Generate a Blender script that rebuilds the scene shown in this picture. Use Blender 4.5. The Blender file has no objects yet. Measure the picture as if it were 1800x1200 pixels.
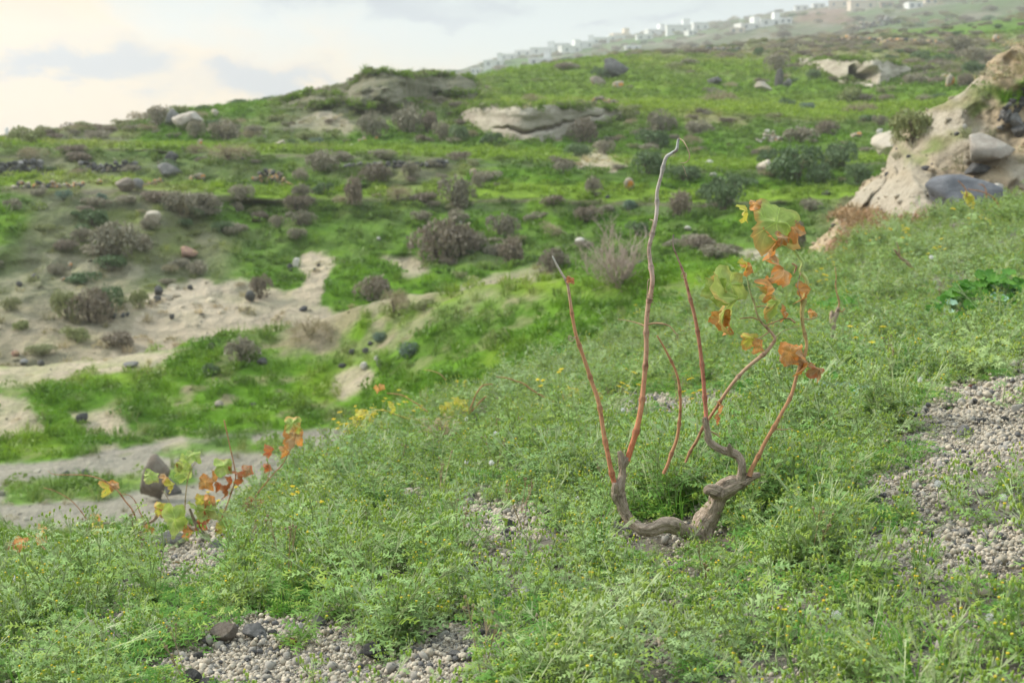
import bpy, math, random
import numpy as np
from mathutils import Vector, Matrix, Euler
from mathutils.bvhtree import BVHTree

scene = bpy.context.scene
COL = scene.collection
R = random.Random(7)
NR = np.random.RandomState(11)

# ---------------------------------------------------------------- camera
PITCH = math.radians(8.0)
CP, SP = math.cos(PITCH), math.sin(PITCH)
F = 2500.0
cam_d = bpy.data.cameras.new('camera')
cam = bpy.data.objects.new('camera', cam_d)
COL.objects.link(cam)
cam.rotation_euler = (math.pi/2 - PITCH, 0, 0)
cam_d.lens = 50.0; cam_d.sensor_width = 36.0
cam_d.clip_start = 0.05; cam_d.clip_end = 9000
cam_d.dof.use_dof = True
cam_d.dof.focus_distance = 3.7
cam_d.dof.aperture_fstop = 6.3
scene.camera = cam

# ---------------------------------------------------------------- colour management
scene.view_settings.view_transform = 'Standard'
scene.view_settings.look = 'None'
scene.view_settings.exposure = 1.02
scene.view_settings.gamma = 1.0
scene.view_settings.use_curve_mapping = False
scene.cycles.max_bounces = 6
scene.cycles.diffuse_bounces = 3
scene.cycles.transmission_bounces = 4
scene.cycles.volume_bounces = 1
scene.cycles.transparent_max_bounces = 6
scene.cycles.volume_step_rate = 4

def lin(c):
    return tuple((x/255.0/12.92 if x/255.0 <= 0.04045 else ((x/255.0+0.055)/1.055)**2.4) for x in c)

# ---------------------------------------------------------------- world
SUN_EL, SUN_AZ = math.radians(34), math.radians(-72)     # azimuth measured from +Y towards +X
world = bpy.data.worlds.new("World"); scene.world = world
world.use_nodes = True
wt = world.node_tree; wt.nodes.clear()
class NT:
    def __init__(s, t): s.t = t
    def n(s, typ, **k):
        x = s.t.nodes.new(typ)
        for a, b in k.items(): setattr(x, a, b)
        return x
    def put(s, sock, v):
        if isinstance(v, (int, float)): sock.default_value = v
        elif isinstance(v, tuple): sock.default_value = v if len(v) != 3 or sock.type == 'VECTOR' else v + (1,)
        else: s.t.links.new(v, sock)
    def m(s, op, a, b=None, c=None):
        x = s.n('ShaderNodeMath', operation=op)
        s.put(x.inputs[0], a)
        if b is not None: s.put(x.inputs[1], b)
        if c is not None: s.put(x.inputs[2], c)
        return x.outputs[0]
    def mix(s, f, a, b, blend='MIX'):
        x = s.n('ShaderNodeMix', data_type='RGBA', blend_type=blend)
        s.put(x.inputs[0], f); s.put(x.inputs[6], a); s.put(x.inputs[7], b)
        return x.outputs[2]
    def noise(s, vec, scale, detail=4, rough=.55, dist=0.0):
        x = s.n('ShaderNodeTexNoise')
        if vec is not None: s.put(x.inputs['Vector'], vec)
        x.inputs['Scale'].default_value = scale; x.inputs['Detail'].default_value = detail
        x.inputs['Roughness'].default_value = rough; x.inputs['Distortion'].default_value = dist
        return x.outputs[0]
    def ramp(s, v, lo, hi):
        x = s.n('ShaderNodeMapRange', interpolation_type='SMOOTHSTEP')
        s.put(x.inputs[0], v); x.inputs[1].default_value = lo; x.inputs[2].default_value = hi
        return x.outputs[0]
W = NT(wt)
sky = W.n('ShaderNodeTexSky', sky_type='NISHITA', sun_disc=False)
sky.sun_elevation = SUN_EL; sky.sun_rotation = SUN_AZ
sky.air_density = 1.0; sky.dust_density = 1.5
tc = W.n('ShaderNodeTexCoord').outputs['Generated']
sx = W.n('ShaderNodeSeparateXYZ'); wt.links.new(tc, sx.inputs[0])
AZ = W.m('ARCTAN2', sx.outputs[0], sx.outputs[1])
EL = W.m('ARCSINE', sx.outputs[2])
def px_dir(u, v):
    x = (u-900)/F; k = (v-600)/F
    d = Vector((x, CP - k*SP, -SP - k*CP)).normalized()
    return math.atan2(d.x, d.y), math.asin(d.z)
# warped coordinates for ragged cloud edges
cloudv = W.n('ShaderNodeMapping'); wt.links.new(tc, cloudv.inputs[0]); cloudv.inputs['Scale'].default_value = (1, 1, 1.8)
nz1 = W.noise(cloudv.outputs[0], 9.0, 6, .6)
nz2 = W.noise(cloudv.outputs[0], 14.0, 6, .6, .3)
nz3 = W.noise(cloudv.outputs[0], 3.0, 5, .55)
azw = W.m('ADD', AZ, W.m('MULTIPLY', W.m('SUBTRACT', nz1, .5), .17))
elw = W.m('ADD', EL, W.m('MULTIPLY', W.m('SUBTRACT', nz2, .5), .085))
def blobs(lst, sharp=False):
    tot = None
    for (u, v, w, h, s) in lst:
        a, e = px_dir(u, v)
        da = W.m('DIVIDE', W.m('SUBTRACT', azw, a), w/F)
        de = W.m('DIVIDE', W.m('SUBTRACT', elw, e), h/F)
        q = W.m('ADD', W.m('MULTIPLY', da, da), W.m('MULTIPLY', de, de))
        g = W.m('MULTIPLY', W.m('EXPONENT', W.m('MULTIPLY', q, -1.0)), s)
        tot = g if tot is None else W.m('ADD', tot, g)
    return W.m('MINIMUM', tot, 1.0) if not sharp else W.ramp(tot, .12, .95)
grey = blobs([(215,100,85,48,.95),(150,140,70,30,.55),(440,125,75,34,1.0),(520,150,60,26,.6),(660,8,170,30,1.0),(800,42,90,16,.6),(50,135,90,22,.75),
              (1080,38,45,13,.8),(1210,22,70,14,.7),(900,10,50,16,.5),(340,170,110,22,.35),(1400,-60,240,40,.8)], True)
warm = blobs([(60,60,150,85,1.0),(120,210,520,75,1.0),(330,110,110,60,.7),(540,170,210,70,.8),(0,160,260,90,.9),(-500,150,600,150,.8)])
gen = W.m('MULTIPLY', W.ramp(nz3, .48, .72), W.ramp(EL, .10, .22))
# clear part: nishita blue seen through thin veil
blue = W.mix(.86, W.mix(1.0, sky.outputs[0], (.10,.10,.10), 'MULTIPLY'), lin((226,241,246)))
horizonw = W.m('SUBTRACT', 1.0, W.ramp(EL, 0.0, .085))
base = W.mix(horizonw, blue, (1.1,.98,.68,1))
c1 = W.mix(W.m('MULTIPLY', warm, .95), base, (1.22,.80,.36,1))
peach = W.ramp(nz1, .45, .62)
c1 = W.mix(W.m('MULTIPLY', W.m('MULTIPLY', warm, peach), .6), c1, (1.10,.66,.38,1))
c2 = W.mix(W.m('MULTIPLY', grey, .85), c1, lin((138,150,186)))
c3 = W.mix(W.m('MULTIPLY', gen, .6), c2, lin((206,203,198)))
# ground half of the sphere: dull earth light
c4 = W.mix(W.ramp(EL, -.03, -.005), lin((120,128,96)), c3)
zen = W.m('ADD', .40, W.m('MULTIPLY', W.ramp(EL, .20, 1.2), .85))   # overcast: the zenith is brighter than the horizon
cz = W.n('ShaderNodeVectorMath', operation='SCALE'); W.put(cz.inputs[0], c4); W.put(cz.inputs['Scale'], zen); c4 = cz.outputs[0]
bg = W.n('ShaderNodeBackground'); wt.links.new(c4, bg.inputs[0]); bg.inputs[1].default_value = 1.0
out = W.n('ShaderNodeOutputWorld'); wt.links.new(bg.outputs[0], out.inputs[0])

sun_d = bpy.data.lights.new('sun', 'SUN'); sun = bpy.data.objects.new('sun', sun_d); COL.objects.link(sun)
sun_d.energy = 2.4; sun_d.angle = math.radians(16); sun_d.color = (1.0, .93, .82)
sd = Vector((math.sin(SUN_AZ)*math.cos(SUN_EL), math.cos(SUN_AZ)*math.cos(SUN_EL), math.sin(SUN_EL)))
sun.rotation_euler = sd.to_track_quat('Z', 'Y').to_euler()

# ================================================================ numpy noise
_perm = NR.permutation(4096)
def _h(ix, iy, iz):
    return _perm[(_perm[(_perm[ix & 4095] + iy) & 4095] + iz) & 4095] / 2047.5 - 1.0
def vnoise(x, y, z=0.0):
    x, y, z = np.broadcast_arrays(np.asarray(x, float), np.asarray(y, float), np.asarray(z, float))
    ix, iy, iz = np.floor(x).astype(int), np.floor(y).astype(int), np.floor(z).astype(int)
    fx, fy, fz = x-ix, y-iy, z-iz
    fx, fy, fz = fx*fx*(3-2*fx), fy*fy*(3-2*fy), fz*fz*(3-2*fz)
    def L(a, b, t): return a+(b-a)*t
    return L(L(L(_h(ix,iy,iz), _h(ix+1,iy,iz), fx), L(_h(ix,iy+1,iz), _h(ix+1,iy+1,iz), fx), fy),
             L(L(_h(ix,iy,iz+1), _h(ix+1,iy,iz+1), fx), L(_h(ix,iy+1,iz+1), _h(ix+1,iy+1,iz+1), fx), fy), fz)
def fbm(x, y, z=0.0, o=4, g=.5):
    s = 0; a = 1.0; t = 0
    for i in range(o):
        s = s + a*vnoise(x*2**i+i*17.3, y*2**i+i*5.1, np.asarray(z)*2**i); t += a; a *= g
    return s/t
def sstep(a, b, x):
    t = np.clip((x-a)/(b-a), 0, 1); return t*t*(3-2*t)

# ================================================================ pixel <-> world (photo is 1800x1200)
def zv(v, D):
    k = (v-600)/F
    return D*(-SP-k*CP)/(CP-k*SP)
def project(P):
    P = np.asarray(P)
    d = P[...,1]*CP - P[...,2]*SP
    up = P[...,1]*SP + P[...,2]*CP
    d = np.maximum(d, 1e-3)
    return 900+F*P[...,0]/d, 600-F*up/d, d

# ================================================================ materials
MATS = {}
def mat(name, rough=.85, spec=.25):
    m = bpy.data.materials.new(name); m.use_nodes = True
    t = m.node_tree; t.nodes.clear(); N = NT(t)
    b = N.n('ShaderNodeBsdfPrincipled'); b.inputs['Roughness'].default_value = rough
    b.inputs['Specular IOR Level'].default_value = spec
    o = N.n('ShaderNodeOutputMaterial'); t.links.new(b.outputs[0], o.inputs[0])
    MATS[name] = m
    return m, N, b, o
def bump(N, b, h, dist, strength=.6):
    x = N.n('ShaderNodeBump'); x.inputs['Distance'].default_value = dist; x.inputs['Strength'].default_value = strength
    N.put(x.inputs['Height'], h); N.put(b.inputs['Normal'], x.outputs[0])
def attr(N, name, typ='GEOMETRY'):
    a = N.n('ShaderNodeAttribute', attribute_name=name); a.attribute_type = typ; return a
def pos(N): return N.n('ShaderNodeNewGeometry').outputs['Position']
def objc(N): return N.n('ShaderNodeTexCoord').outputs['Object']

def ground_mat(name, s, bd):
    m, N, b, o = mat(name, .95, .15)
    p = pos(N); c = attr(N, 'Col').outputs['Color']
    n1 = N.noise(p, 1.7*s, 6, .65); n2 = N.noise(p, 14*s, 5, .7)
    v = N.n('ShaderNodeTexVoronoi'); N.put(v.inputs['Vector'], p); v.inputs['Scale'].default_value = 9*s
    k = N.m('ADD', N.m('MULTIPLY', n1, .7), N.m('MULTIPLY', n2, .9))
    k = N.m('ADD', k, .22)
    cc = N.mix(1.0, c, N.n('ShaderNodeCombineColor').outputs[0], 'MULTIPLY')
    x = N.n('ShaderNodeVectorMath', operation='SCALE'); N.put(x.inputs[0], c); N.put(x.inputs['Scale'], k)
    N.put(b.inputs['Base Color'], x.outputs[0])
    bump(N, b, N.m('ADD', n2, N.m('MULTIPLY', v.outputs[0], .5)), bd, .8)
    return m
ground_mat('soil_near', 4.0, .02)
ground_mat('soil_mid', 1.0, .08)
ground_mat('soil_far', .25, .4)
ground_mat('soil_distant', .02, 3.0)

def leaf_mat(name, cA, cB, useAttr=None, transl=.35, tip=None, var=.35):
    """foliage: two greens chosen per instance or along noise; some light passes through"""
    m = bpy.data.materials.new(name); m.use_nodes = True
    t = m.node_tree; t.nodes.clear(); N = NT(t)
    rnd = N.n('ShaderNodeObjectInfo').outputs['Random']
    c = N.mix(rnd, cA, cB)
    if useAttr:
        tc = attr(N, 'tcol', 'INSTANCER').outputs['Color']
        c = N.mix(useAttr, c, tc)
    n = N.noise(pos(N), 23.0, 3, .6)
    k = N.m('ADD', 1-var*.5, N.m('MULTIPLY', n, var))
    x = N.n('ShaderNodeVectorMath', operation='SCALE'); N.put(x.inputs[0], c); N.put(x.inputs['Scale'], k)
    b = N.n('ShaderNodeBsdfPrincipled'); b.inputs['Roughness'].default_value = .52; b.inputs['Specular IOR Level'].default_value = .35
    N.put(b.inputs['Base Color'], x.outputs[0])
    tr = N.n('ShaderNodeBsdfTranslucent'); N.put(tr.inputs[0], x.outputs[0])
    ms = N.n('ShaderNodeMixShader'); ms.inputs[0].default_value = transl
    t.links.new(b.outputs[0], ms.inputs[1]); t.links.new(tr.outputs[0], ms.inputs[2])
    o = N.n('ShaderNodeOutputMaterial'); t.links.new(ms.outputs[0], o.inputs[0])
    MATS[name] = m; return m
# ================================================================ mesh helpers
def new_mesh(name, V, Fc, mats=(), midx=None, smooth=True, col=None, uv=None):
    me = bpy.data.meshes.new(name)
    V = np.asarray(V, dtype=np.float32)
    me.vertices.add(len(V)); me.vertices.foreach_set('co', V.ravel())
    if isinstance(Fc, np.ndarray):
        nf, k = Fc.shape
        me.loops.add(nf*k); me.loops.foreach_set('vertex_index', Fc.astype(np.int32).ravel())
        me.polygons.add(nf)
        me.polygons.foreach_set('loop_start', np.arange(0, nf*k, k, dtype=np.int32))
    else:
        li = [i for f in Fc for i in f]; ls = []; s = 0
        for f in Fc: ls.append(s); s += len(f)
        nf = len(Fc)
        me.loops.add(len(li)); me.loops.foreach_set('vertex_index', li)
        me.polygons.add(nf); me.polygons.foreach_set('loop_start', ls)
    for m in mats: me.materials.append(MATS[m] if isinstance(m, str) else m)
    if midx is not None: me.polygons.foreach_set('material_index', np.asarray(midx, dtype=np.int32))
    me.polygons.foreach_set('use_smooth', np.full(nf, smooth, dtype=bool))
    if col is not None:
        a = me.attributes.new('Col', 'FLOAT_COLOR', 'POINT')
        c = np.ones((len(V), 4), dtype=np.float32); c[:, :3] = col
        a.data.foreach_set('color', c.ravel())
    if uv is not None:
        a = me.attributes.new('flow', 'FLOAT_VECTOR', 'POINT'); a.data.foreach_set('vector', np.asarray(uv, dtype=np.float32).ravel())
    me.update(calc_edges=True)
    me.validate()
    return me
def link(name, me, parent=None, loc=None, **props):
    o = bpy.data.objects.new(name, me); COL.objects.link(o)
    if parent is not None: o.parent = parent
    if loc is not None: o.location = loc
    for k, v in props.items(): o[k] = v
    return o
def thing(name, label, cat, loc=(0,0,0), rz=0.0, group=None, me=None):
    o = bpy.data.objects.new(name, me); COL.objects.link(o); o.location = loc; o.rotation_euler = (0, 0, rz)
    o['label'] = label; o['category'] = cat
    if group: o['group'] = group
    return o
class Acc:
    """collects triangles and quads of one mesh"""
    def __init__(s): s.V = []; s.F = []; s.M = []; s.C = []; s.U = []; s.n = 0
    def add(s, V, Fc, m=0, c=(1,1,1), u=None):
        V = np.asarray(V, float).reshape(-1, 3)
        s.V.append(V); s.F += [tuple(int(i)+s.n for i in f) for f in Fc]; s.M += [m]*len(Fc)
        c = np.asarray(c, float); s.C.append(np.broadcast_to(c, (len(V), 3)).copy() if c.ndim == 1 else c)
        s.U.append(np.zeros((len(V), 3)) if u is None else u)
        s.n += len(V)
    def mesh(s, name, mats, smooth=True):
        return new_mesh(name, np.vstack(s.V), s.F, mats, s.M, smooth, np.vstack(s.C), np.vstack(s.U))

# ================================================================ ground sheets
US0, US1 = -700, 2500
def Wz(u, D, z): return (u, D, z)
def Pv(u, v, D): return (u, D, float(zv(v, D)))
def sheet(name, lines, seg, ustep, u0, u1, smooth_u, smooth_t):
    us = np.arange(u0, u1+1, ustep, dtype=float)
    Dl, Zl = [], []
    for ln in lines:
        a = np.array(ln, float)
        D = np.interp(us, a[:,0], a[:,1]); z = np.interp(us, a[:,0], a[:,2])
        Dl.append(D); Zl.append(z)
    Dl, Zl = np.array(Dl), np.array(Zl)
    def gs(A, w, ax):
        if w <= 0: return A
        r = int(w*3); k = np.exp(-.5*(np.arange(-r, r+1)/w)**2); k /= k.sum()
        pad = [(0,0),(0,0)]; pad[ax] = (r, r)
        B = np.pad(A, pad, mode='edge')
        return np.apply_along_axis(lambda q: np.convolve(q, k, 'valid'), ax, B)
    Dl, Zl = gs(Dl, smooth_u/ustep, 1), gs(Zl, smooth_u/ustep, 1)
    rows = []
    for i in range(len(lines)-1):
        n = seg[i]
        for j in range(n): rows.append((i, j/n))
    rows.append((len(lines)-2, 1.0))
    D = np.array([Dl[i]*(1-t)+Dl[i+1]*t for i, t in rows]); Z = np.array([Zl[i]*(1-t)+Zl[i+1]*t for i, t in rows])
    D, Z = gs(D, smooth_t, 0), gs(Z, smooth_t, 0)
    T = np.array([i+t for i, t in rows])
    d = np.maximum(D*CP - Z*SP, 2.5)
    X = (us[None,:]-900)/F*d
    return us, T, np.stack([X, D, Z], -1)
def grid_faces(nr, nc):
    i = np.arange(nr*nc).reshape(nr, nc)
    return np.stack([i[:-1,:-1], i[:-1,1:], i[1:,1:], i[1:,:-1]], -1).reshape(-1, 4)
def normals(P):
    du = np.gradient(P, axis=1); dt = np.gradient(P, axis=0)
    n = np.cross(du, dt); return n/np.maximum(np.linalg.norm(n, axis=-1, keepdims=True), 1e-9)
def polymask(U, V, poly, soft):
    """1 inside the outline, fading over soft pixels"""
    poly = np.array(poly, float); ins = np.zeros(U.shape, bool); dist = np.full(U.shape, 1e9)
    n = len(poly)
    for i in range(n):
        (x0, y0), (x1, y1) = poly[i], poly[(i+1) % n]
        cond = ((y0 > V) != (y1 > V)) & (U < (x1-x0)*(V-y0)/((y1-y0) if y1 != y0 else 1e-9)+x0)
        ins ^= cond
        ex, ey = x1-x0, y1-y0; L = ex*ex+ey*ey+1e-9
        t = np.clip(((U-x0)*ex+(V-y0)*ey)/L, 0, 1)
        dist = np.minimum(dist, np.hypot(U-x0-t*ex, V-y0-t*ey))
    return sstep(-soft, soft, np.where(ins, dist, -dist))
def ell(U, V, u, v, w, h): return np.exp(-(((U-u)/w)**2+((V-v)/h)**2))
SHEETS = {}
def build_sheet(key, name, P, col, matname, label):
    nr, nc = P.shape[:2]
    me = new_mesh(name, P.reshape(-1,3), grid_faces(nr, nc), [matname], None, True, col.reshape(-1,3))
    o = link(name, me, kind='structure', label=label)
    SHEETS[key] = (P, col)
    return o

GREEN_VIVID = np.array([.105,.225,.012]); GREEN_DARK = np.array([.066,.145,.014]); GREEN_YEL = np.array([.20,.29,.025])
DRY = np.array([.26,.235,.13]); SAND = np.array([.455,.38,.275]); PALE = np.array([.44,.385,.30]); BROWN = np.array([.20,.15,.10])
GRAVEL = np.array([.44,.41,.365]); GREYSCRUB = np.array([.15,.14,.105])
def mixc(a, b, t): return a + (b-a)*t[..., None]

# ---- A: the slope the photographer stands on
def cl(*p): return [Pv(*q) for q in p]
def clw(*p): return [Pv(u, v+.115*F/D, D) for u, v, D in p]     # the ground lies one weed height under the outline seen in the photo
A_f = clw((-700,1110,4.3),(0,960,5.1),(200,915,5.8),(350,885,6.4),(430,845,6.8),(500,795,7.2),(620,755,7.8),(720,700,8.6),(850,655,9.6),(1000,597,11),(1200,510,12.5),(1330,470,13),(1450,438,13.5),(1600,375,14),(1700,345,14),(1800,328,14),(2500,200,14))
A_lines = [
 [Wz(-700,-5,-1.9),Wz(2500,-5,-.7)],
 [Wz(-700,.6,-1.7),Wz(900,.6,-1.1),Wz(2500,.6,-.7)],
 [Wz(-700,2.2,-1.45),Wz(0,2.2,-1.18),Wz(900,2.2,-1.02),Wz(1800,2.2,-.90),Wz(2500,2.2,-.72)],
 [Wz(-700,3.4,-1.55),Wz(0,3.5,-1.27),Wz(900,3.6,-1.09),Wz(1200,3.6,-1.055),Wz(1800,3.6,-.88),Wz(2500,3.6,-.7)],
 cl((-700,1230,3.8),(0,1085,4.05),(350,990,4.9),(500,925,5.0),(720,880,5.1),(1000,830,5.1),(1200,790,5.2),(1500,740,5.2),(1800,690,5.2),(2500,560,5.2)),
 clw((-700,1145,4.0),(0,985,4.6),(200,945,5.3),(350,912,5.8),(430,888,6.1),(500,850,6.3),(620,810,6.7),(720,770,7),(850,730,7.3),(1000,690,7.6),(1200,640,8),(1450,560,8.6),(1600,525,8.6),(1800,495,8.6),(2500,370,8.6)),
 A_f,
 [(u, D+1.6, z-1.0) for u, D, z in A_f],
 [(u, D+3.5, min(z-2.6,-4.9)) for u, D, z in A_f]]
us, T, PA = sheet('A', A_lines, [12,16,60,60,60,60,24,10], 8, US0, US1, 34, 5)
X, Y = PA[...,0], PA[...,1]
PA[...,2] += fbm(X*1.3, Y*1.3, 3, 4)*.05*sstep(0, 2, Y) + fbm(X*9, Y*9, 1, 3)*.010
# a hollow round the foot of the main vine
PA[...,2] -= .045*np.exp(-(((X-.47)/.22)**2+((Y-3.6)/.16)**2))
UA, VA, DA = project(PA)
GRAVELS = [
 [(1590,725),(1640,690),(1720,672),(1800,665),(1850,670),(1850,800),(1760,800),(1700,840),(1640,830),(1600,785)],
 [(1500,845),(1560,835),(1680,835),(1690,880),(1600,890),(1520,885)],
 [(268,955),(330,928),(400,930),(400,985),(370,1030),(300,1040),(262,1010)],
 [(330,1215),(300,1165),(375,1090),(560,1095),(640,1110),(630,1160),(680,1215)],
 [(690,1140),(760,1110),(835,1110),(850,1160),(820,1215),(700,1215)],
 [(800,905),(880,890),(960,895),(970,930),(900,962),(840,960)],
 [(1040,720),(1150,700),(1300,690),(1310,715),(1230,735),(1100,735)],
 [(1500,950),(1620,930),(1820,915),(1820,990),(1700,1000),(1560,990)],
 [(1270,985),(1330,980),(1335,1005),(1280,1010)],
 [(690,860),(760,860),(740,885),(690,880)],
 [(180,1020),(260,1010),(260,1050),(200,1060)],
 [(1080,1120),(1180,1110),(1180,1160),(1090,1180)],
]
def gravel_mask(U, V, warp=14):
    w1 = fbm(U/45, V/30, 2, 3)*warp*1.6; w2 = fbm(U/45, V/30, 9, 3)*warp
    m = np.zeros(U.shape)
    for g in GRAVELS: m = np.maximum(m, polymask(U+w1, V+w2, g, 9))
    return m
nA = fbm(X*2.5, Y*2.5, 5, 4)
colA = mixc(np.broadcast_to(GRAVEL, X.shape+(3,)), np.array([.18,.15,.11]), sstep(-.2,.5,nA)*.6)
gmA = gravel_mask(UA, VA)
colA = mixc(colA, GRAVEL*1.1, gmA)
colA = mixc(colA, np.array([.13,.11,.08]), (1-gmA)*.75)
build_sheet('A', 'near_slope', PA, colA, 'soil_near', 'gravelly pumice slope in the foreground under the weeds')

# ---- B: the sunken path and the green bank behind it
B_cr = cl((-700,690,21),(0,648,21.5),(200,630,22),(320,607,22),(430,584,22),(560,552,22),(700,517,21.5),(830,500,21),(1000,489,20),(1100,482,19),(1300,457,18),(1450,442,17.5),(1800,430,17))
B_lines = [
 [Wz(-700,9.5,-4.5),Wz(600,10,-4.5),Wz(900,12.5,-4.4),Wz(1800,15,-3.9)],
 [Wz(-700,15,-4.15),Wz(0,15.3,-4.08),Wz(600,15.5,-4.0),Wz(900,15,-3.9),Wz(1200,15.5,-3.2),Wz(1800,15.8,-2.4)],
 cl((-700,840,17.5),(0,800,18),(300,777,18.5),(600,753,19),(750,700,18.3),(900,640,17.5),(1100,560,17),(1450,500,16.3),(1800,480,16.2)),
 cl((-700,770,19),(0,725,19.5),(300,705,20),(600,690,20.2),(750,635,19.5),(900,585,18.8),(1100,545,17.6),(1450,480,16.8),(1800,460,16.5)),
 B_cr,
 [(u, D+2, z-.5) for u, D, z in B_cr],
 [(u, D+6, z-3.2) for u, D, z in B_cr]]
us, T, PB = sheet('B', B_lines, [20,60,60,70,30,20], 6, US0, 1800, 26, 4)
X, Y = PB[...,0], PB[...,1]
PB[...,2] += fbm(X*.6, Y*.9, 3, 4)*.16 + fbm(X*3, Y*3, 1, 3)*.05
UB, VB, DB = project(PB)
wu, wv = UB+fbm(UB/40, VB/25, 4, 3)*22, VB+fbm(UB/40, VB/25, 8, 3)*11
pathB = polymask(wu, wv, [(-700,840),(30,815),(170,800),(300,772),(420,764),(620,750),(640,800),(560,830),(470,900),(300,930),(180,930),(0,930),(-700,1000)], 6)
for g, s in (([(300,778),(450,764),(455,792),(330,802),(270,796)], .0), ([(0,845),(260,838),(300,825),(360,850),(250,862),(150,878),(0,885)], .0),
          ([(400,782),(500,775),(520,792),(430,800)], 0)):
    pathB = pathB*(1-polymask(wu, wv, g, 6)*.85)
sandB = np.zeros(UB.shape)
for g in ([(-20,700),(40,700),(70,755),(0,775),(-40,770)], [(135,728),(205,722),(245,765),(140,765)], [(170,785),(205,780),(225,800),(190,805)],
          [(270,775),(320,768),(330,785),(290,790)], [(590,660),(620,640),(660,650),(645,690),(600,705),(580,690)],
          [(-700,640),(60,640),(200,620),(330,608),(260,645),(160,655),(60,680),(-700,700)]):
    sandB = np.maximum(sandB, polymask(wu, wv, g, 7))
scr = np.clip(ell(UB,VB,640,560,120,45)+ell(UB,VB,560,600,90,30)+.5*ell(UB,VB,780,520,200,16), 0, 1)
n1, n2 = fbm(X*.8, Y*1.1, 12, 4), fbm(X*3.2, Y*3.2, 2, 4)
colB = mixc(np.broadcast_to(GREEN_VIVID, X.shape+(3,)), GREEN_DARK, sstep(-.1,.5,n1)*.8)
colB = mixc(colB, GREEN_YEL, sstep(.05,.5,-n1)*.5 + .35*ell(UB,VB,930,500,260,22))
colB = mixc(colB, DRY, np.clip(sstep(.15,.6,n2)*.5+ell(UB,VB,420,690,160,35)*sstep(-.1,.3,n2)*.8 + scr*sstep(-.5,.2,n2), 0, 1))
colB = mixc(colB, SAND*.92, np.clip(sandB*(.85+.3*n2), 0, 1))
colB = mixc(colB, SAND*.72, scr*sstep(-.3,.3,fbm(X*2, Y*2, 77, 4))*.8)
colB = mixc(colB, np.array([.29,.26,.215]), pathB*np.clip(.95-sstep(.35,.6,n2)*.5,0,1))
bareB = np.clip(np.maximum(np.maximum(pathB, sandB), scr*.55), 0, 1)
build_sheet('B', 'sunken_path_and_bank', PB, colB, 'soil_mid', 'grey dirt path and green bank below the near slope')

# ---- C: the terraced hillside
L4 = cl((-700,252,42),(0,256,42),(250,262,42),(500,267,42),(700,273,42),(900,284,42),(1100,292,41),(1300,300,40),(1500,290,40),(1800,280,40),(2500,280,40))
L6 = cl((-700,250,55),(0,243,55),(90,230,55),(150,230,55),(210,228,55),(255,212,56),(300,198,56),(360,190,56),(450,188,57),(600,181,58),(720,181,60),(850,184,60),(1050,187,60),(1200,196,58),(1450,213,56),(1600,205,54),(1800,190,52),(2500,160,52))
C_lines = [
 [Wz(-700,22,-6.5),Wz(2500,22,-6)],
 cl((-700,670,27),(0,648,27),(250,622,28),(430,592,29),(600,545,31),(700,525,31.5),(1000,505,31),(1300,485,30),(1500,455,29),(2500,430,29)),
 cl((-700,490,32),(0,465,32.5),(250,475,32.5),(430,475,33.5),(600,430,34.5),(750,450,34),(1000,440,34),(1300,420,33),(1800,380,33),(2500,380,33)),
 cl((-700,332,36),(0,326,36),(250,336,36.5),(450,350,37),(600,345,37.5),(800,345,37.5),(1000,350,37),(1300,350,36),(1500,350,36),(2500,320,36)),
 cl((-700,312,39.5),(0,308,39.5),(250,316,39.5),(450,330,39.5),(600,325,40),(800,320,40),(1000,325,39),(1300,330,38),(1800,310,38),(2500,300,38)),
 L4,
 cl((-700,262,50),(0,250,50),(250,256,50),(500,258,50),(700,262,50),(900,268,50),(1100,280,48),(1300,285,46),(1500,275,46),(1800,260,46),(2500,240,46)),
 L6,
 cl((-700,262,62),(0,250,62),(150,236,62),(260,222,64),(360,197,66),(450,186,70),(600,175,72),(700,172,75),(900,175,76),(1100,180,78),(1300,184,80),(1500,192,75),(1650,180,72),(1800,160,70),(2500,120,70)),
 cl((-700,285,80),(0,270,80),(250,240,80),(400,200,82),(480,184,85),(545,168,86),(600,162,86),(625,138,87),(650,132,88),(810,134,89),(835,148,90),(900,130,94),(1000,117,95),(1100,112,95),(1180,122,95),(1300,132,95),(1450,120,92),(1600,125,90),(1700,118,88),(2500,90,85)),
 cl((-700,290,100),(0,275,100),(400,215,100),(600,175,100),(700,150,104),(820,148,106),(900,128,108),(1000,112,110),(1100,100,115),(1200,100,115),(1300,104,112),(1400,103,108),(1600,100,105),(2500,60,100)),
 cl((-700,300,140),(0,290,140),(600,190,140),(800,155,140),(1000,115,150),(1100,97,150),(1250,84,152),(1400,70,155),(1500,62,155),(1600,52,155),(1800,26,155),(2500,-30,150)),
 cl((-700,330,190),(0,320,190),(800,180,190),(1100,118,200),(1400,90,205),(1800,60,205),(2500,20,200)),
]
us, T, PC = sheet('C', C_lines, [14,70,70,16,40,30,60,24,46,26,36,16], 6, US0, US1, 22, 2.6)
X, Y = PC[...,0].copy(), PC[...,1].copy()
UC0, VC0, DC0 = project(PC)
rough = fbm(X*.22, Y*.22, 3, 5)
TT = T[:,None]+0*X
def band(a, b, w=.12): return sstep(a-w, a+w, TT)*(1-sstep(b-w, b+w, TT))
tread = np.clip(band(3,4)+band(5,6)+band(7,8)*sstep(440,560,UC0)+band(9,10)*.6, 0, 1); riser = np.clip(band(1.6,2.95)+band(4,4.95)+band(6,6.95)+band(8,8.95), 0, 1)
amp = .5*sstep(24,34,Y)
amp *= 1 - .75*sstep(75,100,Y)*0
PC[...,2] += rough*amp*np.where(Y > 95, .9, .22) + fbm(X*1.1, Y*1.1, 7, 4)*.06*(1+riser)
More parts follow.
